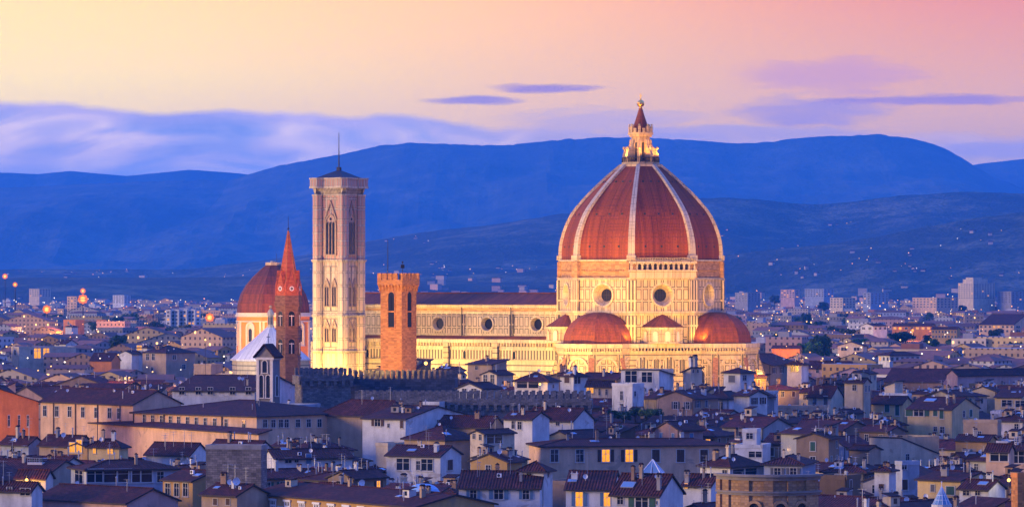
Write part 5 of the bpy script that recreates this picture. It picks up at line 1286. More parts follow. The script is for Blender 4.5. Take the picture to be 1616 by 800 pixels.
for h in HAND:                                                       # left and right visible faces with their depth at either end
    cs = corners(h)                                                  # (-L1,0) (-L1,L2) (0,0) (0,L2)
    for a_, b_ in ((cs[0], cs[2]), (cs[2], cs[3])):
        xa, xb = CX + F * a_.x / a_.y, CX + F * b_.x / b_.y
        for q in range(4):
            t0, t1 = q / 4, (q + 1) / 4
            LIMIT.append((min(xa + (xb - xa) * t0, xa + (xb - xa) * t1) + .5, max(xa + (xb - xa) * t0, xa + (xb - xa) * t1) - .5, max(a_.y + (b_.y - a_.y) * t0, a_.y + (b_.y - a_.y) * t1), h['yb']))
sky = [815.0] * 1700
def cover(h):
    a, b, y = screen(h); return max(0, int(a)), min(1615, int(b)), y
PAL = ['white'] * 5 + ['cream'] * 4 + ['peach'] * 3 + ['yellow'] * 2 + ['tan'] * 4 + ['ochre'] * 3 + ['grey'] * 3 + ['pink'] * 2 + ['blue-grey'] * 2 + ['brown'] * 2
rnd = random.Random(5)
random.seed(77)
SMALL = False
cand = []
Yr = 612.0
while Yr < 1345:
    X = -.145 * Yr + rnd.uniform(0, 12)
    while X < .145 * Yr:
        cand.append((X + rnd.uniform(-3, 3), Yr + rnd.uniform(-7, 7))); X += rnd.uniform(7, 16)
    Yr += rnd.uniform(13, 18)
cand.sort(key=lambda c: c[1])
hand_sorted = sorted(HAND, key=lambda h: h['corner'].y); hi_ = 0
nr = 0
def fill(cand, limit, small):
  global nr, hi_, sky
  for X, Y in cand:
      while hi_ < len(hand_sorted) and hand_sorted[hi_]['corner'].y < Y:
          a, b, y = cover(hand_sorted[hi_])
          for i in range(a, b + 1): sky[i] = min(sky[i], y)
          hi_ += 1
      if nr >= limit: break
      big = rnd.random() < .13
      L1 = rnd.uniform(5, 9.5) if small else rnd.uniform(15, 25) if big else rnd.uniform(7.5, 15); L2 = rnd.uniform(5, 9) if small else rnd.uniform(8, 15) if not big else rnd.uniform(10, 18)
      th = R(rnd.choice((-31, -31, -40, -48, -22, -58)) + rnd.gauss(0, 5))
      kind = rnd.choice(('rx', 'rx', 'rx', 'ry', 'ry', 'hip', 'hip', 'flat', 'sx'))
      ze = rnd.choice((rnd.uniform(12.5, 16.5), rnd.uniform(15, 18.5), rnd.uniform(17, 20))) + (rnd.uniform(3, 7.5) if Y > 1010 and X > -45 else 0)
      pitch = rnd.uniform(.27, .38)
      h = dict(th=th, L1=L1, L2=L2, corner=Vector((X, Y, 0)), ze=ze, zr=0)
      ok = True
      for fx_ in (-1, -.75, -.5, -.25, 0):
          for fy_ in (0, .33, .66, 1):
              p = Vector((X + math.cos(th) * fx_ * L1 - math.sin(th) * fy_ * L2, Y + math.sin(th) * fx_ * L1 + math.cos(th) * fy_ * L2, 0))
              if blocked(p, .8): ok = False; break
          if not ok: break
      if not ok: continue
      rise = {'rx': L2 / 2, 'ry': L1 / 2, 'hip': min(L1, L2) / 2, 'sx': L2, 'flat': 0}[kind] * pitch + .5
      for _ in range(12):
          h['ze'] = ze; h['zr'] = ze + rise; a, b, y = screen(h)
          lim = max([l[3] for l in LIMIT if l[2] > Y and a < l[1] and b > l[0]] or [0])
          if y < lim: ze -= .7
          else: break
      if ze < 7.5 or y < lim: continue
      a, b, y = cover(h)
      if b <= a: continue
      if small:
          sky = [815.0] * 1700
          for g in HOUSES:
              if g['corner'].y < Y:
                  a2, b2, y2 = g['cov']
                  for i in range(max(a, a2), min(b, b2) + 1): sky[i] = min(sky[i], y2)
      vis = sum(1 for i in range(a, b + 1) if y < sky[i] - 2.5) / (b - a + 1)
      if vis < (.3 if small else .16) or y > 799: continue
      wall = rnd.choice(PAL); v = rnd.uniform(.55, 1.7)
      rt = (v * rnd.uniform(.9, 1.15), v, v * rnd.uniform(.9, 1.2))
      kd = rnd.uniform(.52, 1.0); col = tuple(c * kd * rnd.uniform(.95, 1.04) for c in WALLS[wall])
      wing = None
      if rnd.random() < .45 and L1 > 9:
          wd = rnd.uniform(2.5, 4); x1 = -rnd.uniform(0, .4) * L1; x0 = max(-L1, x1 - rnd.uniform(.4, .6) * L1); wing = (x0, x1 - .02, -wd, -.01, ze - rnd.uniform(2.2, 4.5), rnd.choice(('sx', 'flat', 'sx')))
          p = Vector((X + math.cos(th) * (x0 + x1) / 2 + math.sin(th) * wd, Y + math.sin(th) * (x0 + x1) / 2 - math.cos(th) * wd, 0))
          if blocked(p, .3): wing = None
      g = house('house', Vector((X, Y, 0)), th, L1, L2, ze, kind, col, pitch, rtint=rt, group='houses of the old town', wing=wing)
      g['cov'] = (a, b, y); g['wall'] = wall; g['wing'] = bool(wing); nr += 1
      for i in range(a, b + 1): sky[i] = min(sky[i], y)
      # windows
      sc = rnd.choice(('green', 'green', 'brown', 'brown', 'grey', 'blue'))
      base_kind = rnd.choice(('plain', 'open', 'closed', 'plain'))
      depth_vis = 6.5 if Y < 900 else 5.5
      for fc, L in (('l', L1), ('r', L2)):
          n = max(1, int(L / rnd.uniform(2.8, 4.2)))
          if rnd.random() < .18: continue
          ww, wh = rnd.uniform(.95, 1.25), rnd.uniform(1.5, 2.0)
          for fl in range(2 if Y < 1000 else 1):
              z = ze - 2.5 - fl * 3.3 - (.4 if wh > 1.8 else 0)
              for i in range(n):
                  if rnd.random() < .16: continue
                  u = (i + .5) * L / n + rnd.uniform(-.2, .2)
                  if wing and fc == 'l' and wing[0] - .6 < u - L1 < wing[1] + .6 and z < wing[4] + 1.3: continue
                  k = base_kind
                  r_ = rnd.random()
                  if r_ < .035: k = 'lit' if k == 'plain' else 'litopen'; g['nlit'] += 1
                  elif r_ < .2: k = 'closed'
                  window(g['root'], fc, u, z, ww, wh, k, sc, L1); g['nwin'] += 1
      # downpipes and roof clutter
      if rnd.random() < .6:
          mb = MB(); mb.tube((-.25, -.14, 1), (-.25, -.14, ze - .1), .075, 0, 5); mb.build('downpipe', M['iron'], g['root'])
      pool = ['chimney'] * rnd.choice((0, 1, 1, 2, 3)) + ['antenna'] * rnd.choice((0, 1, 1, 2)) + ['satellite_dish'] * rnd.choice((0, 0, 0, 1, 1, 2)) + ['skylight'] * rnd.choice((0, 0, 1, 1, 2)) + ['dormer'] * rnd.choice((0, 0, 0, 1, 1)) + ['flue_pipe'] * rnd.choice((0, 1, 1, 2, 3)) + ['roof_terrace'] * rnd.choice((0, 0, 0, 0, 1)) + ['air_conditioner'] * rnd.choice((0, 0, 1))
      for w_ in pool:
          accessory(g, w_, -L1 * rnd.uniform(.1, .9), L2 * (rnd.uniform(.15, .85) if w_ != 'skylight' else rnd.uniform(.2, .35)), rnd.randrange(3), rnd.uniform(.62, 1.0))
fill(cand, 240, False)
for h in HOUSES: h['cov'] = cover(h)
cand2 = []; Yr = 625.0
while Yr < 1290:
    X = -.14 * Yr
    while X < .14 * Yr: cand2.append((X + rnd.uniform(-3, 3), Yr + rnd.uniform(-4, 4))); X += rnd.uniform(6, 10)
    Yr += rnd.uniform(8, 11)
rnd.shuffle(cand2)
fill(cand2, 245, True)

# ------------------------------------------------------------------ distant single buildings
def far(name, x0, xm, x1, yt, Y, th, roof, wall, label, nl=0, nr_=0, rows=0, top=None, cat='building', group=None, lit=.06, yb=None, L2=None):
    if yb: Y = 223400 / (yb - HOR); LIMIT.append((x0, x1, Y, yb))
    ze = CAMZ - (yt - HOR) / F * Y; t = R(th); C = at(xm, yt, Y)
    k = (x0 - CX) / F; l1 = (C.x - k * Y) / (math.cos(t) - k * math.sin(t)); k = (x1 - CX) / F
    l2 = L2 or max(8, min(60, (k * Y - C.x) / (-math.sin(t) - k * math.cos(t)))) if x1 > xm else 12
    h = house(name, C, t, l1, l2, ze, roof, wall, .3, label=label, cat=cat, group=group)
    hh = min(3.1, ze / max(rows, 1))
    for r in range(rows):
        for fc, L, n in (('l', l1, nl), ('r', l2, nr_)):
            for i in range(n): window(h['root'], fc, (i + .5) * L / n, ze - 2.6 - r * hh, L / n * .45, hh * .5, 'lit' if rnd.random() < lit else 'plain', 'grey', l1)
    return h
hT = far('apartment_tower', 1512, 1536, 1570, 447, 2300, -44, 'flat', 'cream', 'tall cream apartment tower with rows of windows standing above the far roofs', 6, 8, 7, yb=487)
mb = MB(); mb.box(-hT['L1'] * .75, -1.5, 2, hT['L2'] * .7, hT['ze'] - .6, hT['ze'] + 5.5, 0); mb.box(-hT['L1'] * .6, -3.5, 4, hT['L2'] * .5, hT['ze'] + 5.5, hT['ze'] + 8, 0); mb.build('roof_room', M['stucco'], hT['root'], WALLS['cream'])
far('office_block', 1362, 1374, 1408, 462, 2100, -30, 'flat', 'blue-grey', 'blue grey office block with dark window bands left of the cream tower', 2, 5, 5, yb=487)
far('apartment_block', 1232, 1254, 1262, 457, 2500, -30, 'flat', 'pink', 'pink block with glowing yellow stair windows near the cathedral dome', 5, 1, 4, lit=.25, yb=483)
far('apartment_block', 1440, 1478, 1512, 470, 2000, -42, 'flat', 'peach', 'long pink and cream apartment block in front of the tall cream tower', 7, 6, 4, yb=492)
hO = far('arcaded_hall', 1408, 1470, 1476, 514, 1560, -20, 'rx', 'orange', 'red roofed hall with bright orange lamps under its eaves', 7, 0, 1, lit=.6, yb=527)
far('palace', 1470, 1510, 1514, 519, 1520, -22, 'rx', 'ochre', 'ochre palace with two rows of windows beside the orange lit hall', 8, 0, 2, yb=537)
far('house', 1358, 1378, 1400, 514, 1560, -42, 'ry', 'white', 'white gabled house standing clear above the roofs before the orange lit hall', 2, 3, 1, yb=528)
far('palace', 1545, 1600, 1640, 512, 1660, -30, 'rx', 'peach', 'peach palace with arched windows near the frame edge below the cream tower', 8, 3, 2, yb=523)
far('hip_roofed_hall', 1386, 1404, 1452, 560, 1330, -62, 'hip', 'white', 'white hipped hall with tall dark bays behind the dark umbrella pine', 3, 6, 1, yb=573)
far('house', 1322, 1362, 1366, 545, 1420, -20, 'ry', 'cream', 'cream gable house facing the camera behind the white tower house', 2, 0, 1, yb=560)
far('orange_hall', 1218, 1262, 1266, 549, 1440, -14, 'rx', 'orange', 'low hall with an orange lit wall beside the cathedral apse', 0, 0, 0, yb=558)
for i in range(4): far('apartment_slab', 262 + i * 13, 269 + i * 13, 273 + i * 13, 489, 2350, -30, 'flat', 'white', ('first', 'second', 'third', 'fourth')[i] + ' of four slim white apartment slabs beyond the sodium lamp, counting from the west', 1, 1, 6, group='white apartment slabs', yb=515)
far('apartment_block', 106, 121, 136, 468, 2550, -40, 'flat', 'peach', 'peach apartment block directly behind the brightest sodium lamp', 3, 3, 5, yb=497)
far('apartment_block', 178, 196, 206, 466, 2700, -36, 'flat', 'white', 'white apartment block beyond the dark wood and the sodium lamps', 4, 2, 4, yb=482)
far('apartment_block', 46, 62, 80, 456, 2900, -36, 'flat', 'cream', 'cream stepped apartment block above the smaller sodium lamp', 4, 4, 4, yb=480)
far('warehouse', 262, 380, 384, 458, 3600, -8, 'flat', 'blue-grey', 'very long pale warehouse roof beyond the city beside the chapel dome', 0, 0, 0, yb=472)
far('apartment_block', 1160, 1180, 1200, 462, 2450, -42, 'flat', 'grey', 'grey apartment block close to the right side of the great dome', 4, 4, 4, yb=486)
far('apartment_block', 1270, 1300, 1316, 456, 2600, -30, 'flat', 'blue-grey', 'bluish hospital block with many windows beyond the pink block', 7, 3, 4, yb=482)
far('apartment_block', 1574, 1596, 1640, 460, 2500, -38, 'flat', 'grey', 'grey apartment block standing behind the cream tower', 4, 6, 5, yb=487)
far('apartment_block', 1310, 1330, 1350, 470, 2050, -40, 'flat', 'cream', 'cream apartment block left of the office block with window bands', 4, 4, 4, yb=492)

# ------------------------------------------------------------------ the mass of the far city
def farmat():
    m, b = mat("far_walls", .9)
    at_ = E.nt.nodes.new('ShaderNodeAttribute'); at_.attribute_name = 'Col'; c = E(at_.outputs['Color']); u, v, _ = sep(uvm())
    cu, cv = fract(u / 3.3), fract(v / 3.2)
    w = E.m('MULTIPLY', E.m('MULTIPLY', E.m('GREATER_THAN', cu, .32), E.m('LESS_THAN', cu, .68)), E.m('MULTIPLY', E.m('GREATER_THAN', cv, .35), E.m('LESS_THAN', cv, .80)))
    k = lstep(pnoise(xyz(u * .3, v * .3), 1, 4, .6), .2, .8) * .4 + .75
    setc(b, mixc(w * .85, mixc(1.0, c, xyz(k, k, k), 'MULTIPLY'), (.02, .022, .03)))
    ww = white(xyz(flr(u / 3.3), flr(v / 3.2), 3.0)); litm = E.m('MULTIPLY', w, E.m('GREATER_THAN', ww, .955))
    b.inputs['Emission Color'].default_value = (1.0, .52, .16, 1); setin(b.inputs['Emission Strength'], litm * 3.0)
    return m
def farroof():
    m, b = mat("far_roofs", .85); at_ = E.nt.nodes.new('ShaderNodeAttribute'); at_.attribute_name = 'Col'; c = E(at_.outputs['Color']); p = tex('Object')
    k = pnoise(p, .25, 4, .6) * .8 + .6; setc(b, mixc(1.0, c, xyz(k, k, k), 'MULTIPLY')); return m
mb = MB(); fcol = []
def addf(n0, c):
    for f in range(n0, len(mb.f)): fcol.append((c, len(mb.f[f])))
rr = random.Random(9)
Yr = 560.0; nfar = 0
placed = {}
for h in HOUSES: placed.setdefault((int(h['corner'].x // 40), int(h['corner'].y // 40)), []).append(h)
def near_h(p, m):
    a, b = int(p.x // 40), int(p.y // 40)
    return any(in_obb(p, h, m) for i in (-1, 0, 1, -2, 2) for j in (-1, 0, 1, -2, 2) for h in placed.get((a + i, b + j), ()))
WP = [WALLS[k] for k in PAL]
while Yr < 8200:
    WX = (.165 if Yr > 2500 else .24) * Yr + 40                       # wider than the frame: the city goes on beyond its edges
    X = -WX
    while X < WX:
        if Yr < 1290 and abs(X) < .152 * Yr + 10: X += 10; continue
        y = Yr + rr.uniform(-.006, .006) * Yr; x = X + rr.uniform(-4, 4)
        L1, L2 = rr.uniform(10, 24), rr.uniform(9, 16)
        mod = rr.random() < min(.75, max(0.05, (y - 1700) / 2200))
        ze = rr.uniform(12, 19) if not mod else rr.choice((rr.uniform(9, 16), rr.uniform(14, 25)))
        if mod: L1 *= rr.uniform(1, 1.9)
        if y > 4500: ze *= .8
        X += rr.uniform(.85, 1.7) * L1 * (1 if y < 2500 else 1.25) + 3
        p = Vector((x, y, 0)); bad = False
        px_, py_ = proj((x, y, ze + 3))
        th = R(rr.choice((-31, -40, -48, -20, -10)) + rr.gauss(0, 6))
        for fx_ in (-1, -.5, 0):
            for fy_ in (0, .5, 1):
                q = Vector((x + math.cos(th) * fx_ * L1 - math.sin(th) * fy_ * L2, y + math.sin(th) * fx_ * L1 + math.cos(th) * fy_ * L2, 0))
                if y < 1750:
                    if ((CI @ q).x > -122 and (CI @ q).x < 50 and -54 < (CI @ q).y < 50) or any((q.xy - c_.xy).length < r for c_, r in KEEP[:2]) : bad = True
                if y < 3800 and near_h(q, 1.0): bad = True
        if bad: continue
        # leave the monuments and measured far buildings visible
        lim = max([l[3] for l in LIMIT if l[2] > y and px_ - 8 < l[1] and px_ + 8 > l[0]] or [0])
        if py_ < lim: continue
        if 368 < px_ < 402 and y < 1620 and py_ < 572: continue
        fy2 = 1 if y < 2000 else 0
        T = TR(th, x, y)
        sub = MB(T); sub.uo = 0
        k0 = len(mb.f); mb.T = T
        kind = 'flat' if mod and rr.random() < .7 else rr.choice(('rx', 'ry', 'hip'))
        off = rr.randrange(0, 400) * 3.3
        before = len(mb.uv)
        mb.face([(-L1, 0, 0), (0, 0, 0), (0, 0, ze), (-L1, 0, ze)], 0); mb.face([(0, 0, 0), (0, L2, 0), (0, L2, ze), (0, 0, ze)], 0); mb.face([(-L1, L2, 0), (-L1, 0, 0), (-L1, 0, ze), (-L1, L2, ze)], 0)
        pt = .32
        if kind == 'rx': mb.face([(0, 0, ze), (0, L2, ze), (0, L2 / 2, ze + pt * L2 / 2)], 0)
        if kind == 'ry': mb.face([(-L1, 0, ze), (0, 0, ze), (-L1 / 2, 0, ze + pt * L1 / 2)], 0)
        for q in range(before, len(mb.uv)): mb.uv[q] = (mb.uv[q][0] + off, mb.uv[q][1])
        c = rr.choice(WP); v = rr.uniform(.55, .95) * (1 if y < 2200 else .8); addf(k0, tuple(q * v for q in c)); k0 = len(mb.f)
        e = .5
        if kind == 'rx':
            zr = ze + pt * L2 / 2
            mb.face([(-L1 - e, -e, ze - .1), (e, -e, ze - .1), (e, L2 / 2, zr + .1), (-L1 - e, L2 / 2, zr + .1)], 1); mb.face([(e, L2 + e, ze - .1), (-L1 - e, L2 + e, ze - .1), (-L1 - e, L2 / 2, zr + .1), (e, L2 / 2, zr + .1)], 1)
        elif kind == 'ry':
            zr = ze + pt * L1 / 2
            mb.face([(-L1 - e, L2 + e, ze - .1), (-L1 - e, -e, ze - .1), (-L1 / 2, -e, zr + .1), (-L1 / 2, L2 + e, zr + .1)], 1); mb.face([(e, -e, ze - .1), (e, L2 + e, ze - .1), (-L1 / 2, L2 + e, zr + .1), (-L1 / 2, -e, zr + .1)], 1)
        elif kind == 'hip':
            hw = min(L1, L2) / 2; zr = ze + pt * hw; a_ = (-L1 + hw, L2 / 2, zr) if L1 > L2 else (-L1 / 2, hw, zr); b_ = (-hw + .01, L2 / 2, zr) if L1 > L2 else (-L1 / 2 + .01, L2 - hw, zr)
            mb.face([(-L1 - e, -e, ze), (e, -e, ze), b_, a_], 1); mb.face([(e, -e, ze), (e, L2 + e, ze), b_], 1); mb.face([(e, L2 + e, ze), (-L1 - e, L2 + e, ze), a_, b_], 1); mb.face([(-L1 - e, L2 + e, ze), (-L1 - e, -e, ze), a_], 1)
        else:
            mb.face([(-L1, 0, ze), (0, 0, ze), (0, L2, ze), (-L1, L2, ze)], 1)
            if rr.random() < .6: mb.box(-L1 * .7, -L1 * .4, L2 * .3, L2 * .7, ze, ze + 2.8, 1, None, False)
        v = rr.uniform(.75, 1.3)
        addf(k0, (.19 * v, .085 * v, .06 * v) if kind != 'flat' or rr.random() < .25 else (.30 * v, .29 * v, .30 * v)); nfar += 1
    Yr *= 1 + (rr.uniform(.010, .017) if Yr > 1200 else rr.uniform(.02, .03))
mb.T = None
o = mb.build('distant_city', [farmat(), farroof()], kind='stuff', label='far roofs and apartment blocks spreading to the foot of the hills', category='city')
ca = o.data.color_attributes.new('Col', 'FLOAT_COLOR', 'CORNER')
ca.data.foreach_set('color', [q for c, n_ in fcol for _ in range(n_) for q in (*c, 1.0)])


# ------------------------------------------------------------------ lights of the far city
def octa(mb, c, r, mi): mb.ball(c, r, mi, 4, 2)
VILLA = []
mb = MB(); rr = random.Random(21)
for i in range(1700):
    Y = 1500 * (7.4 / 1.5) ** (rr.random() ** .8); px = rr.uniform(-60, 1680); p = at(px, HOR, Y)
    octa(mb, (p.x, p.y, rr.uniform(9, 24)), (.16 + .000115 * Y) * rr.uniform(.6, 1.3), rr.choice((0, 0, 1, 2, 2)))
for (cx_, cy_, w, h_, n, P_) in ((1178, 372, 22, 6, 9, HP1), (1310, 352, 22, 5, 8, HP1), (1555, 377, 26, 6, 16, HP2), (650, 378, 40, 6, 9, HP1), (1200, 412, 40, 9, 16, HP1), (770, 425, 70, 8, 22, HP1), (1380, 408, 60, 12, 18, HP2), (1290, 425, 80, 9, 24, HP2), (690, 430, 80, 7, 18, HP1), (1480, 425, 70, 9, 18, HP2), (110, 428, 60, 4, 10, HP1), (1190, 368, 60, 20, 8, HP1)):
    flat = [q for r_ in P_ for q in r_ if abs(proj(q)[0] - cx_) < w * 1.6 and abs(proj(q)[1] - cy_) < h_ * 1.8]
    for i in range(int(n * .42) if flat else 0):
        q = rr.choice(flat); VILLA.append(q); octa(mb, (q[0] + rr.uniform(-60, 60), q[1] - 8, q[2] + 7), rr.uniform(.6, 1.25), rr.choice((0, 0, 0, 2, 1)))
sub = [q for P_, xa, xb in ((HP1, -300, 900), (HP2, 560, 1900)) for r_ in P_ for q in r_ if xa < proj(q)[0] < xb and .5 < q[2] < (80 if P_ is HP1 else 28)]
for i in range(260):
    q = rr.choice(sub); octa(mb, (q[0] + rr.uniform(-50, 50), q[1] - 10, q[2] + rr.uniform(8, 16)), rr.uniform(.6, 1.3), rr.choice((0, 0, 1, 2)))
mb.build('city_lights', [emis("far_lamp_amber", (1.0, .50, .16), 3.2, False), emis("far_lamp_orange", (1.0, .34, .06), 3.2, False), emis("far_lamp_white", (1.0, .80, .62), 2.6, False)], kind='stuff', label='scattered small street lamps and lit windows across the far city', category='lights')

mb = MB()
# suburbs climbing the foot of the hills
sub = [q for P_, xa, xb in ((HP1, -300, 900), (HP2, 560, 1900)) for r_ in P_ for q in r_ if xa < proj(q)[0] < xb and q[2] > .5 and q[2] < 130]
for i in range(900):
    q = rr.choice(sub)
    if rr.random() < q[2] / (90 if proj(q)[0] < 900 else 45): continue
    a_, b_ = rr.uniform(10, 24), rr.uniform(2, 10); mb.T = TR(R(rr.uniform(-50, 10)), q[0] + rr.uniform(-40, 40), q[1] + rr.uniform(-20, 20), q[2] - 6); mb.box(-a_, 0, 0, 12, 0, 8 + b_, rr.choice((0, 0, 2)), None, False); mb.box(-a_ - .5, .5, -.5, 12.5, 8.01 + b_, 9 + b_, rr.choice((1, 1, 0)), None, False)
for q in VILLA:
    a_, b_ = rr.uniform(6, 11), rr.uniform(0, 3); mb.T = TR(R(rr.uniform(-40, 10)), q[0] + rr.uniform(-40, 40), q[1], q[2] - 6); mb.box(-a_, 0, 0, 11, 0, 6 + b_, 0); mb.loft([[(-a_ - .5, -.5, 6 + b_), (.5, -.5, 6 + b_), (.5, 11.5, 6 + b_), (-a_ - .5, 11.5, 6 + b_)], [(-a_, 5.4, 9 + b_), (0, 5.4, 9 + b_), (0, 5.6, 9 + b_), (-a_, 5.6, 9 + b_)]], 1)
mb.T = None
mb.build('hillside_villas', [plain('villa_plaster', (.40, .33, .26), .9), M['roof'], plain('suburb_plaster', (.50, .32, .22), .9)], kind='stuff', label='tiny pale villas and suburbs scattered over the wooded hillsides', category='villas')

# ------------------------------------------------------------------ sodium flood masts and street lamps
M['lamphalo'] = emis('sodium_lamp_halo', (1.0, .20, .015), 1.15, False)
def mast(px, py, Y, r, power, label):
    p = at(px, py, Y); t = thing('floodlight_mast', label, 'floodlight mast', (p.x, p.y, 0), 0, 'tall sodium floodlight masts')
    mb = MB(); mb.tube((0, 0, 0), (0, 0, p.z), .9, 0, 6, .5); mb.tube((0, 0, p.z - .3), (0, 0, p.z + .3), r * .9, 0, 16); mb.build('pole', M['iron'], t)
    for k in range(8):
        q = 2 * math.pi * k / 8; mb = MB(); mb.ball((r * .72 * math.cos(q), -.9, p.z + r * .72 * math.sin(q)), r * .36, 0, 8, 6); mb.build('lamp', M['lamphalo'], t)  # added orange balls, not lamps, ringed round the head to give its halo a shape
    mb = MB(); mb.ball((0, -1.0, p.z), r * .62, 0, 12, 8); mb.build('lamp_head', M['lampbulb'], t)
    bulb((p.x, p.y - 4, p.z), power, (1.0, .42, .08), 1.2)
mast(131, 472, 3700, 4.6, 30000, 'tallest and brightest orange sodium floodlight mast above the peach apartment block')
mast(131, 459, 4600, 3.2, 12000, 'small sodium floodlight mast seen just above the brightest one')
mast(74, 488, 3200, 3.4, 21000, 'orange sodium floodlight mast below the cream stepped apartment block')
mast(331, 501, 3000, 3.4, 21000, 'orange sodium floodlight mast between the white slabs and the chapel dome')
mast(8, 436, 5200, 3.6, 18000, 'remote orange sodium floodlight mast at the frame edge under the hills')
mast(24, 449, 4000, 2.4, 9000, 'dim red sodium floodlight mast beyond the cream stepped block')
mast(1440, 521, 2660, 1.1, 6000, 'orange floodlight mast in front of the red roofed hall')
mast(1420, 518, 2660, 1.1, 6000, 'second orange floodlight mast along the red roofed hall')
for px, py, Y, pw in ((113, 512, 2880, 220000), (160, 514, 2880, 150000), (236, 573, 1255, 14000), (160, 570, 1240, 14000), (1240, 556, 1950, 60000), (12, 672, 896, 7000), (40, 672, 898, 7000), (1440, 526, 2650, 80000)):
    p = at(px, py, Y); bulb((p.x, p.y, p.z), pw, (1.0, .40, .08), .5)
def wlamp(px, py, Y, pw, label, col=(1.0, .46, .10), r=.32):
    p = at(px, py, Y); t = thing('street_lamp', label, 'street lamp', (p.x, p.y, p.z), 0, 'lit street and wall lamps')
    mb = MB(); mb.ball((0, 0, 0), r, 0, 10, 6); mb.build('lamp_globe', M['lampsmall'], t)
    mb = MB(); mb.tube((0, 0, r), (0, .1, r + .5), .06, 0, 5); mb.tube((0, .1, r + .5), (0, .9, r + .5), .05, 0, 5); mb.tube((0, .9, r + .6), (0, .9, -p.z), .07, 0, 6); mb.build('post', M['iron'], t)
    bulb((p.x, p.y - r - .25, p.z), pw, col, .25)
def front(h, px, d=1.0): return None
wlamp(42, 757, 727, 1300, 'blazing orange wall lamp on the white house at the lower corner')
wlamp(852, 606, 1088, 900, 'hanging orange lamp inside the deep dark loggia')
wlamp(1119, 675, 985, 300, 'orange terrace lamp behind the long peach building')
wlamp(1245, 709, 872, 260, 'small yellow lamp among red roofs behind the pale blue house')
wlamp(1592, 757, 706, 500, 'white yellow lamp beside the orange brick tower', (1.0, .82, .5))
wlamp(672, 573, 1105, 2600, 'golden lamp glowing behind the dark battlements', (1.0, .6, .14), .5)
wlamp(324, 536, 1480, 3000, 'orange lamp on a low white building beyond the hipped tower house')

# ------------------------------------------------------------------ trees
def crownmesh(seed, flat=1.0, n=1500, nb=16):
    r_ = random.Random(seed); mb = MB(); bl = []
    for i in range(nb):
        a_ = r_.uniform(0, 2 * math.pi); q = r_.random() ** .5 * .72; bl.append((q * math.cos(a_), q * math.sin(a_), r_.uniform(-.45, .62) * flat, r_.uniform(.22, .42)))
    for i in range(n):
        x, y, z, r = r_.choice(bl); d = Vector((r_.gauss(0, 1), r_.gauss(0, 1), r_.gauss(0, 1))).normalized() * r * r_.random() ** .35
        c = Vector((x, y, z)) + Vector((d.x, d.y, d.z * flat)); s_ = r_.uniform(.08, .15)
        u = Vector((r_.gauss(0, 1), r_.gauss(0, 1), r_.gauss(0, 1))).normalized(); v = u.orthogonal().normalized()
        mb.face([c - u * s_, c + v * s_ * .6, c + u * s_, c - v * s_ * .6], 0)
    return mb.mesh('crown', [leafmat])
def leaf():
    m, b = mat("leaves", .8); c, rn = ocol(); p = tex('Object'); k = pnoise(p, 6.0, 3) * 1.2 + .4
    setc(b, mixc(1.0, c, xyz(k, k, k), 'MULTIPLY')); return m
leafmat = leaf()
CR = [crownmesh(1), crownmesh(2), crownmesh(3, .45, 1500, 20)]
mb = MB(); mb.tube((0, 0, -2.2), (0, 0, 0), .07, 0, 6, .05)
for i in range(6): a_ = i * 1.1; mb.tube((0, 0, -.6 + i * .1), (.45 * math.cos(a_), .45 * math.sin(a_), .1 + .08 * i), .035, 0, 5, .012)
TRK = mb.mesh('trunk', [M['trunk']])
def tree(px, py, Y, wpx, label, v=0, col=(.05, .085, .03), name='tree', sz=.85, group='trees among the houses'):
    p = at(px, py, Y); r = wpx / 2 / F * Y
    t = thing(name, label, 'tree', (p.x, p.y, 0), 0, group)
    o = link('crown', CR[v], t, col); o.location = (0, 0, p.z); o.scale = (r, r, r * sz); o.rotation_euler = (0, 0, px * .37)
    o = link('trunk', TRK, t); o.location = (0, 0, p.z); o.scale = (r, r, max(p.z / 2.2, r * .5))
tree(966, 654, 958, 20, 'dark bushy tree in front of the slot window of the white block', 0, (.04, .07, .03))
tree(985, 656, 955, 26, 'broad dark tree at the foot of the plain white block', 1, (.045, .08, .03))
tree(1003, 651, 962, 22, 'dark green tree behind the two white satellite dishes', 0, (.04, .075, .03))
tree(1020, 652, 952, 26, 'yellowish green tree lit in the middle of the roof garden', 1, (.12, .15, .03))
tree(1037, 653, 958, 24, 'dark tree closing the roof garden toward the red roofs', 0, (.05, .085, .03))
tree(956, 648, 965, 18, 'reddish leaved shrub tree on the roof garden', 1, (.16, .03, .03))
tree(1425, 532, 2350, 46, 'dark umbrella pine with a flat crown before the orange lit hall', 2, (.02, .045, .025), 'umbrella_pine', .9)
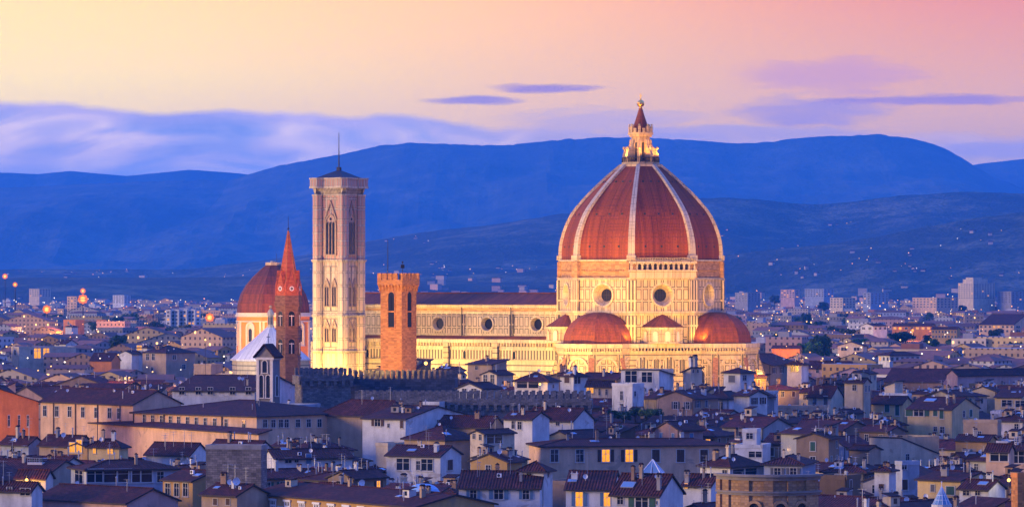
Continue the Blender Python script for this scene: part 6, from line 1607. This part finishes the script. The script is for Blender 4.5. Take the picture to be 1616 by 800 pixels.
for i, (px, py, Y, w, lab) in enumerate(((186, 508, 3400, 24, 'big dark tree at the wood edge below the white apartment block'), (205, 503, 3450, 30, 'tallest dark crown of the wood beyond the orange blocks'), (226, 508, 3400, 26, 'rounded crown in the middle of the dark wood'), (244, 513, 3300, 22, 'lower crown ending the dark wood near the white slabs'), (150, 516, 3100, 24, 'brownish tree lit orange under the brightest mast'),
        (272, 522, 2900, 24, 'olive tree in the row below the four white slabs'), (292, 521, 2920, 26, 'broad olive tree below the slim white slabs'), (314, 523, 2850, 24, 'dark tree below the orange mast near the chapel'), (338, 522, 2880, 26, 'tree right under the orange mast by the chapel'), (356, 524, 2830, 20, 'last tree of the row against the orange chapel drum'),
        (1290, 514, 3000, 20, 'dark tree beyond the pink low house'), (1338, 506, 3400, 22, 'tree behind the white gabled house in the distance'), (1222, 473, 5600, 20, 'dark tree beside the pink block with yellow windows'), (1466, 498, 3900, 18, 'tree between the long pink block and the palace'), (1394, 519, 2800, 16, 'small tree beside the white gabled house'), (1518, 487, 4800, 18, 'tree at the foot of the tall cream tower'), (1300, 484, 5000, 22, 'pointed dark tree by the bluish hospital block'), (1160, 506, 3500, 26, 'dark tree just behind the cathedral apse dome'))):
    tree(px, py, Y, w, lab, i % 2, (.05, .085, .03) if i % 3 else (.07, .08, .03))

TREES = []
rt_ = random.Random(4)
for i in range(34):
    px = rt_.choice((rt_.uniform(10, 350), rt_.uniform(1215, 1610), rt_.uniform(1215, 1610))); py = rt_.uniform(497, 556); zc = rt_.uniform(15, 19); Yt = F * (CAMZ - zc) / (py - HOR)
    w = rt_.uniform(10, 15) / Yt * F; tree(px, py, Yt, w, '', i % 2, (.045 * rt_.uniform(.7, 1.5), .08 * rt_.uniform(.7, 1.3), .03), sz=rt_.choice((.8, .9, 1.5)))
    TREES.append((COL.objects[-2].parent, px, py, w, rt_.choice(('rounded', 'broad'))))

# ------------------------------------------------------------------ labels for the filling houses: looks first, then the nearest known building
LMK = [('the seven-window peach building', 137, 645), ('the twelve-window peach wing', 300, 660), ('the white ornate palace panels', 520, 780), ('the grey rubble tower', 370, 730), ('the blue glazed loggia', 200, 750), ('the three arched windows', 285, 770), ('the orange lit hall', 30, 655),
       ('the stone belfry', 425, 620), ('the brown battlements', 515, 610), ('the dark blue battlements', 640, 605), ('the low grey battlements', 760, 640), ('the hipped tower with twin windows', 265, 570), ('the yellow stair windows', 65, 565), ('the two glowing windows', 980, 715), ('the blue shutters', 780, 780), ('the square white tower', 845, 765),
       ('the glass pyramid', 1030, 745), ('the curved church front', 1222, 775), ('the cream blind block', 1410, 710), ('the green shutters', 1470, 655), ('the pink church gable', 1505, 590), ('the white tower house', 1256, 590), ('the plain white block', 990, 625), ('the hanging loggia lamp', 850, 605), ('the beige windowless block', 1548, 675), ('the glass cone', 1486, 785), ('the brick turret', 1606, 770), ('the large dark window', 650, 735), ('the glazed veranda', 775, 690), ('the cream house with grey roof', 1295, 632), ('the pale blue house', 1240, 740), ('the roof garden trees', 1000, 655), ('the long dark roof by the spire', 450, 600), ('the plain red church roof', 1440, 590), ('the cathedral apse', 1140, 600)]
RW = {'rx': 'gabled', 'ry': 'gable-fronted', 'hip': 'hipped', 'flat': 'flat-roofed', 'sx': 'lean-to'}
used = {}
pend = []
for h in HOUSES:
    if h['root']['label']: used[h['root']['label'].lower()] = 1; continue
    a, b, y = screen(h); cx_, cy_ = (a + b) / 2, y + 8; h['sx'] = cx_
    lm = min(LMK, key=lambda l: math.hypot(l[1] - cx_, (l[2] - cy_) * 1.6)); dx_, dy_ = cx_ - lm[1], cy_ - lm[2]
    rel = 'in front of' if dy_ > 14 else 'behind' if dy_ < -14 else 'beside'
    f = h['feats']; nums = {1: 'one', 2: 'two', 3: 'three', 4: 'four'}
    size = 'tall ' if h['ze'] > 18.6 else 'low ' if h['ze'] < 12.5 else 'long ' if max(h['L1'], h['L2']) > 19 else 'small ' if max(h['L1'], h['L2']) < 10.5 else ''
    ft = []
    if h['nlit']: ft.append(nums.get(h['nlit'], 'several') + ' lit window' + ('s' if h['nlit'] > 1 else ''))
    for k, w_ in (('satellite_dish', 'dish'), ('skylight', 'skylight'), ('antenna', 'aerial'), ('chimney', 'chimney'), ('dormer', 'dormer'), ('roof_terrace', 'terrace')):
        n_ = f.count(k)
        if n_: ft.append((nums.get(n_, 'many') if n_ > 1 else 'a') + ' ' + (w_ if n_ == 1 else {'dish': 'dishes'}.get(w_, w_ + 's')))
    if h.get('wing'): ft.append('a low wing')
    col = h['wall'] if isinstance(h['wall'], str) else 'pale'
    c_ = []
    for k in range(0, len(ft) + 1):
        s_ = f"{size}{col} {RW[h['kind']]} house" + (f" with {' and '.join(ft[:k])}" if k else '') + f" {rel} {lm[0]}"
        if len(s_.split()) <= 16: c_.append(s_)
    pend.append((h, c_))
from collections import Counter
cnt = Counter(s_ for _, c_ in pend for s_ in set(c_))
left_ = []
for h, c_ in pend:
    pick = next((s_ for s_ in c_ if cnt[s_] == 1 and s_.lower() not in used), None)
    if pick: h['root']['label'] = pick; used[pick.lower()] = 1
    else: left_.append((h, c_[0]))
by = {}
for h, s_ in left_: by.setdefault(s_, []).append(h)
ORD = ['first', 'second', 'third', 'fourth', 'fifth', 'sixth', 'seventh', 'eighth']
for s_, hs_ in by.items():
    hs_.sort(key=lambda h: h['sx'])
    for i, h in enumerate(hs_): h['root']['label'] = (ORD[i] + ' from the west, ' if len(hs_) > 1 else 'plain ') + s_
LM2 = [('brightest sodium mast', 131, 480), ('four white slabs', 285, 505), ('chapel drum', 375, 530), ('glowing orange block', 110, 515), ('yellow stair windows', 65, 560), ('dark hipped tower', 265, 555), ('cathedral apse', 1205, 540), ('pink block', 1247, 480), ('orange lit hall', 1440, 520), ('office block', 1385, 485), ('cream tower', 1540, 490), ('peach palace', 1590, 520), ('white hipped hall', 1420, 568), ('umbrella pine', 1425, 535), ('orange lit wall strip', 1240, 553), ('white tower house', 1256, 580), ('cream gable house', 1345, 550)]
tb = {}
for t_, px, py, w, sh in TREES:
    lm = min(LM2, key=lambda l: math.hypot(l[1] - px, (l[2] - py) * 2)); d_ = py - lm[2]
    s_ = f"{'big' if w > 24 else 'small' if w < 17 else 'middling'} {sh} dark tree {'in front of' if d_ > 9 else 'behind' if d_ < -9 else 'beside'} the {lm[0]}"
    tb.setdefault(s_, []).append((px, t_))
for s_, ts in tb.items():
    ts.sort(key=lambda q: q[0])
    for i, (px, t_) in enumerate(ts): t_['label'] = (ORD[i] + ' from the west, ' if len(ts) > 1 else '') + s_
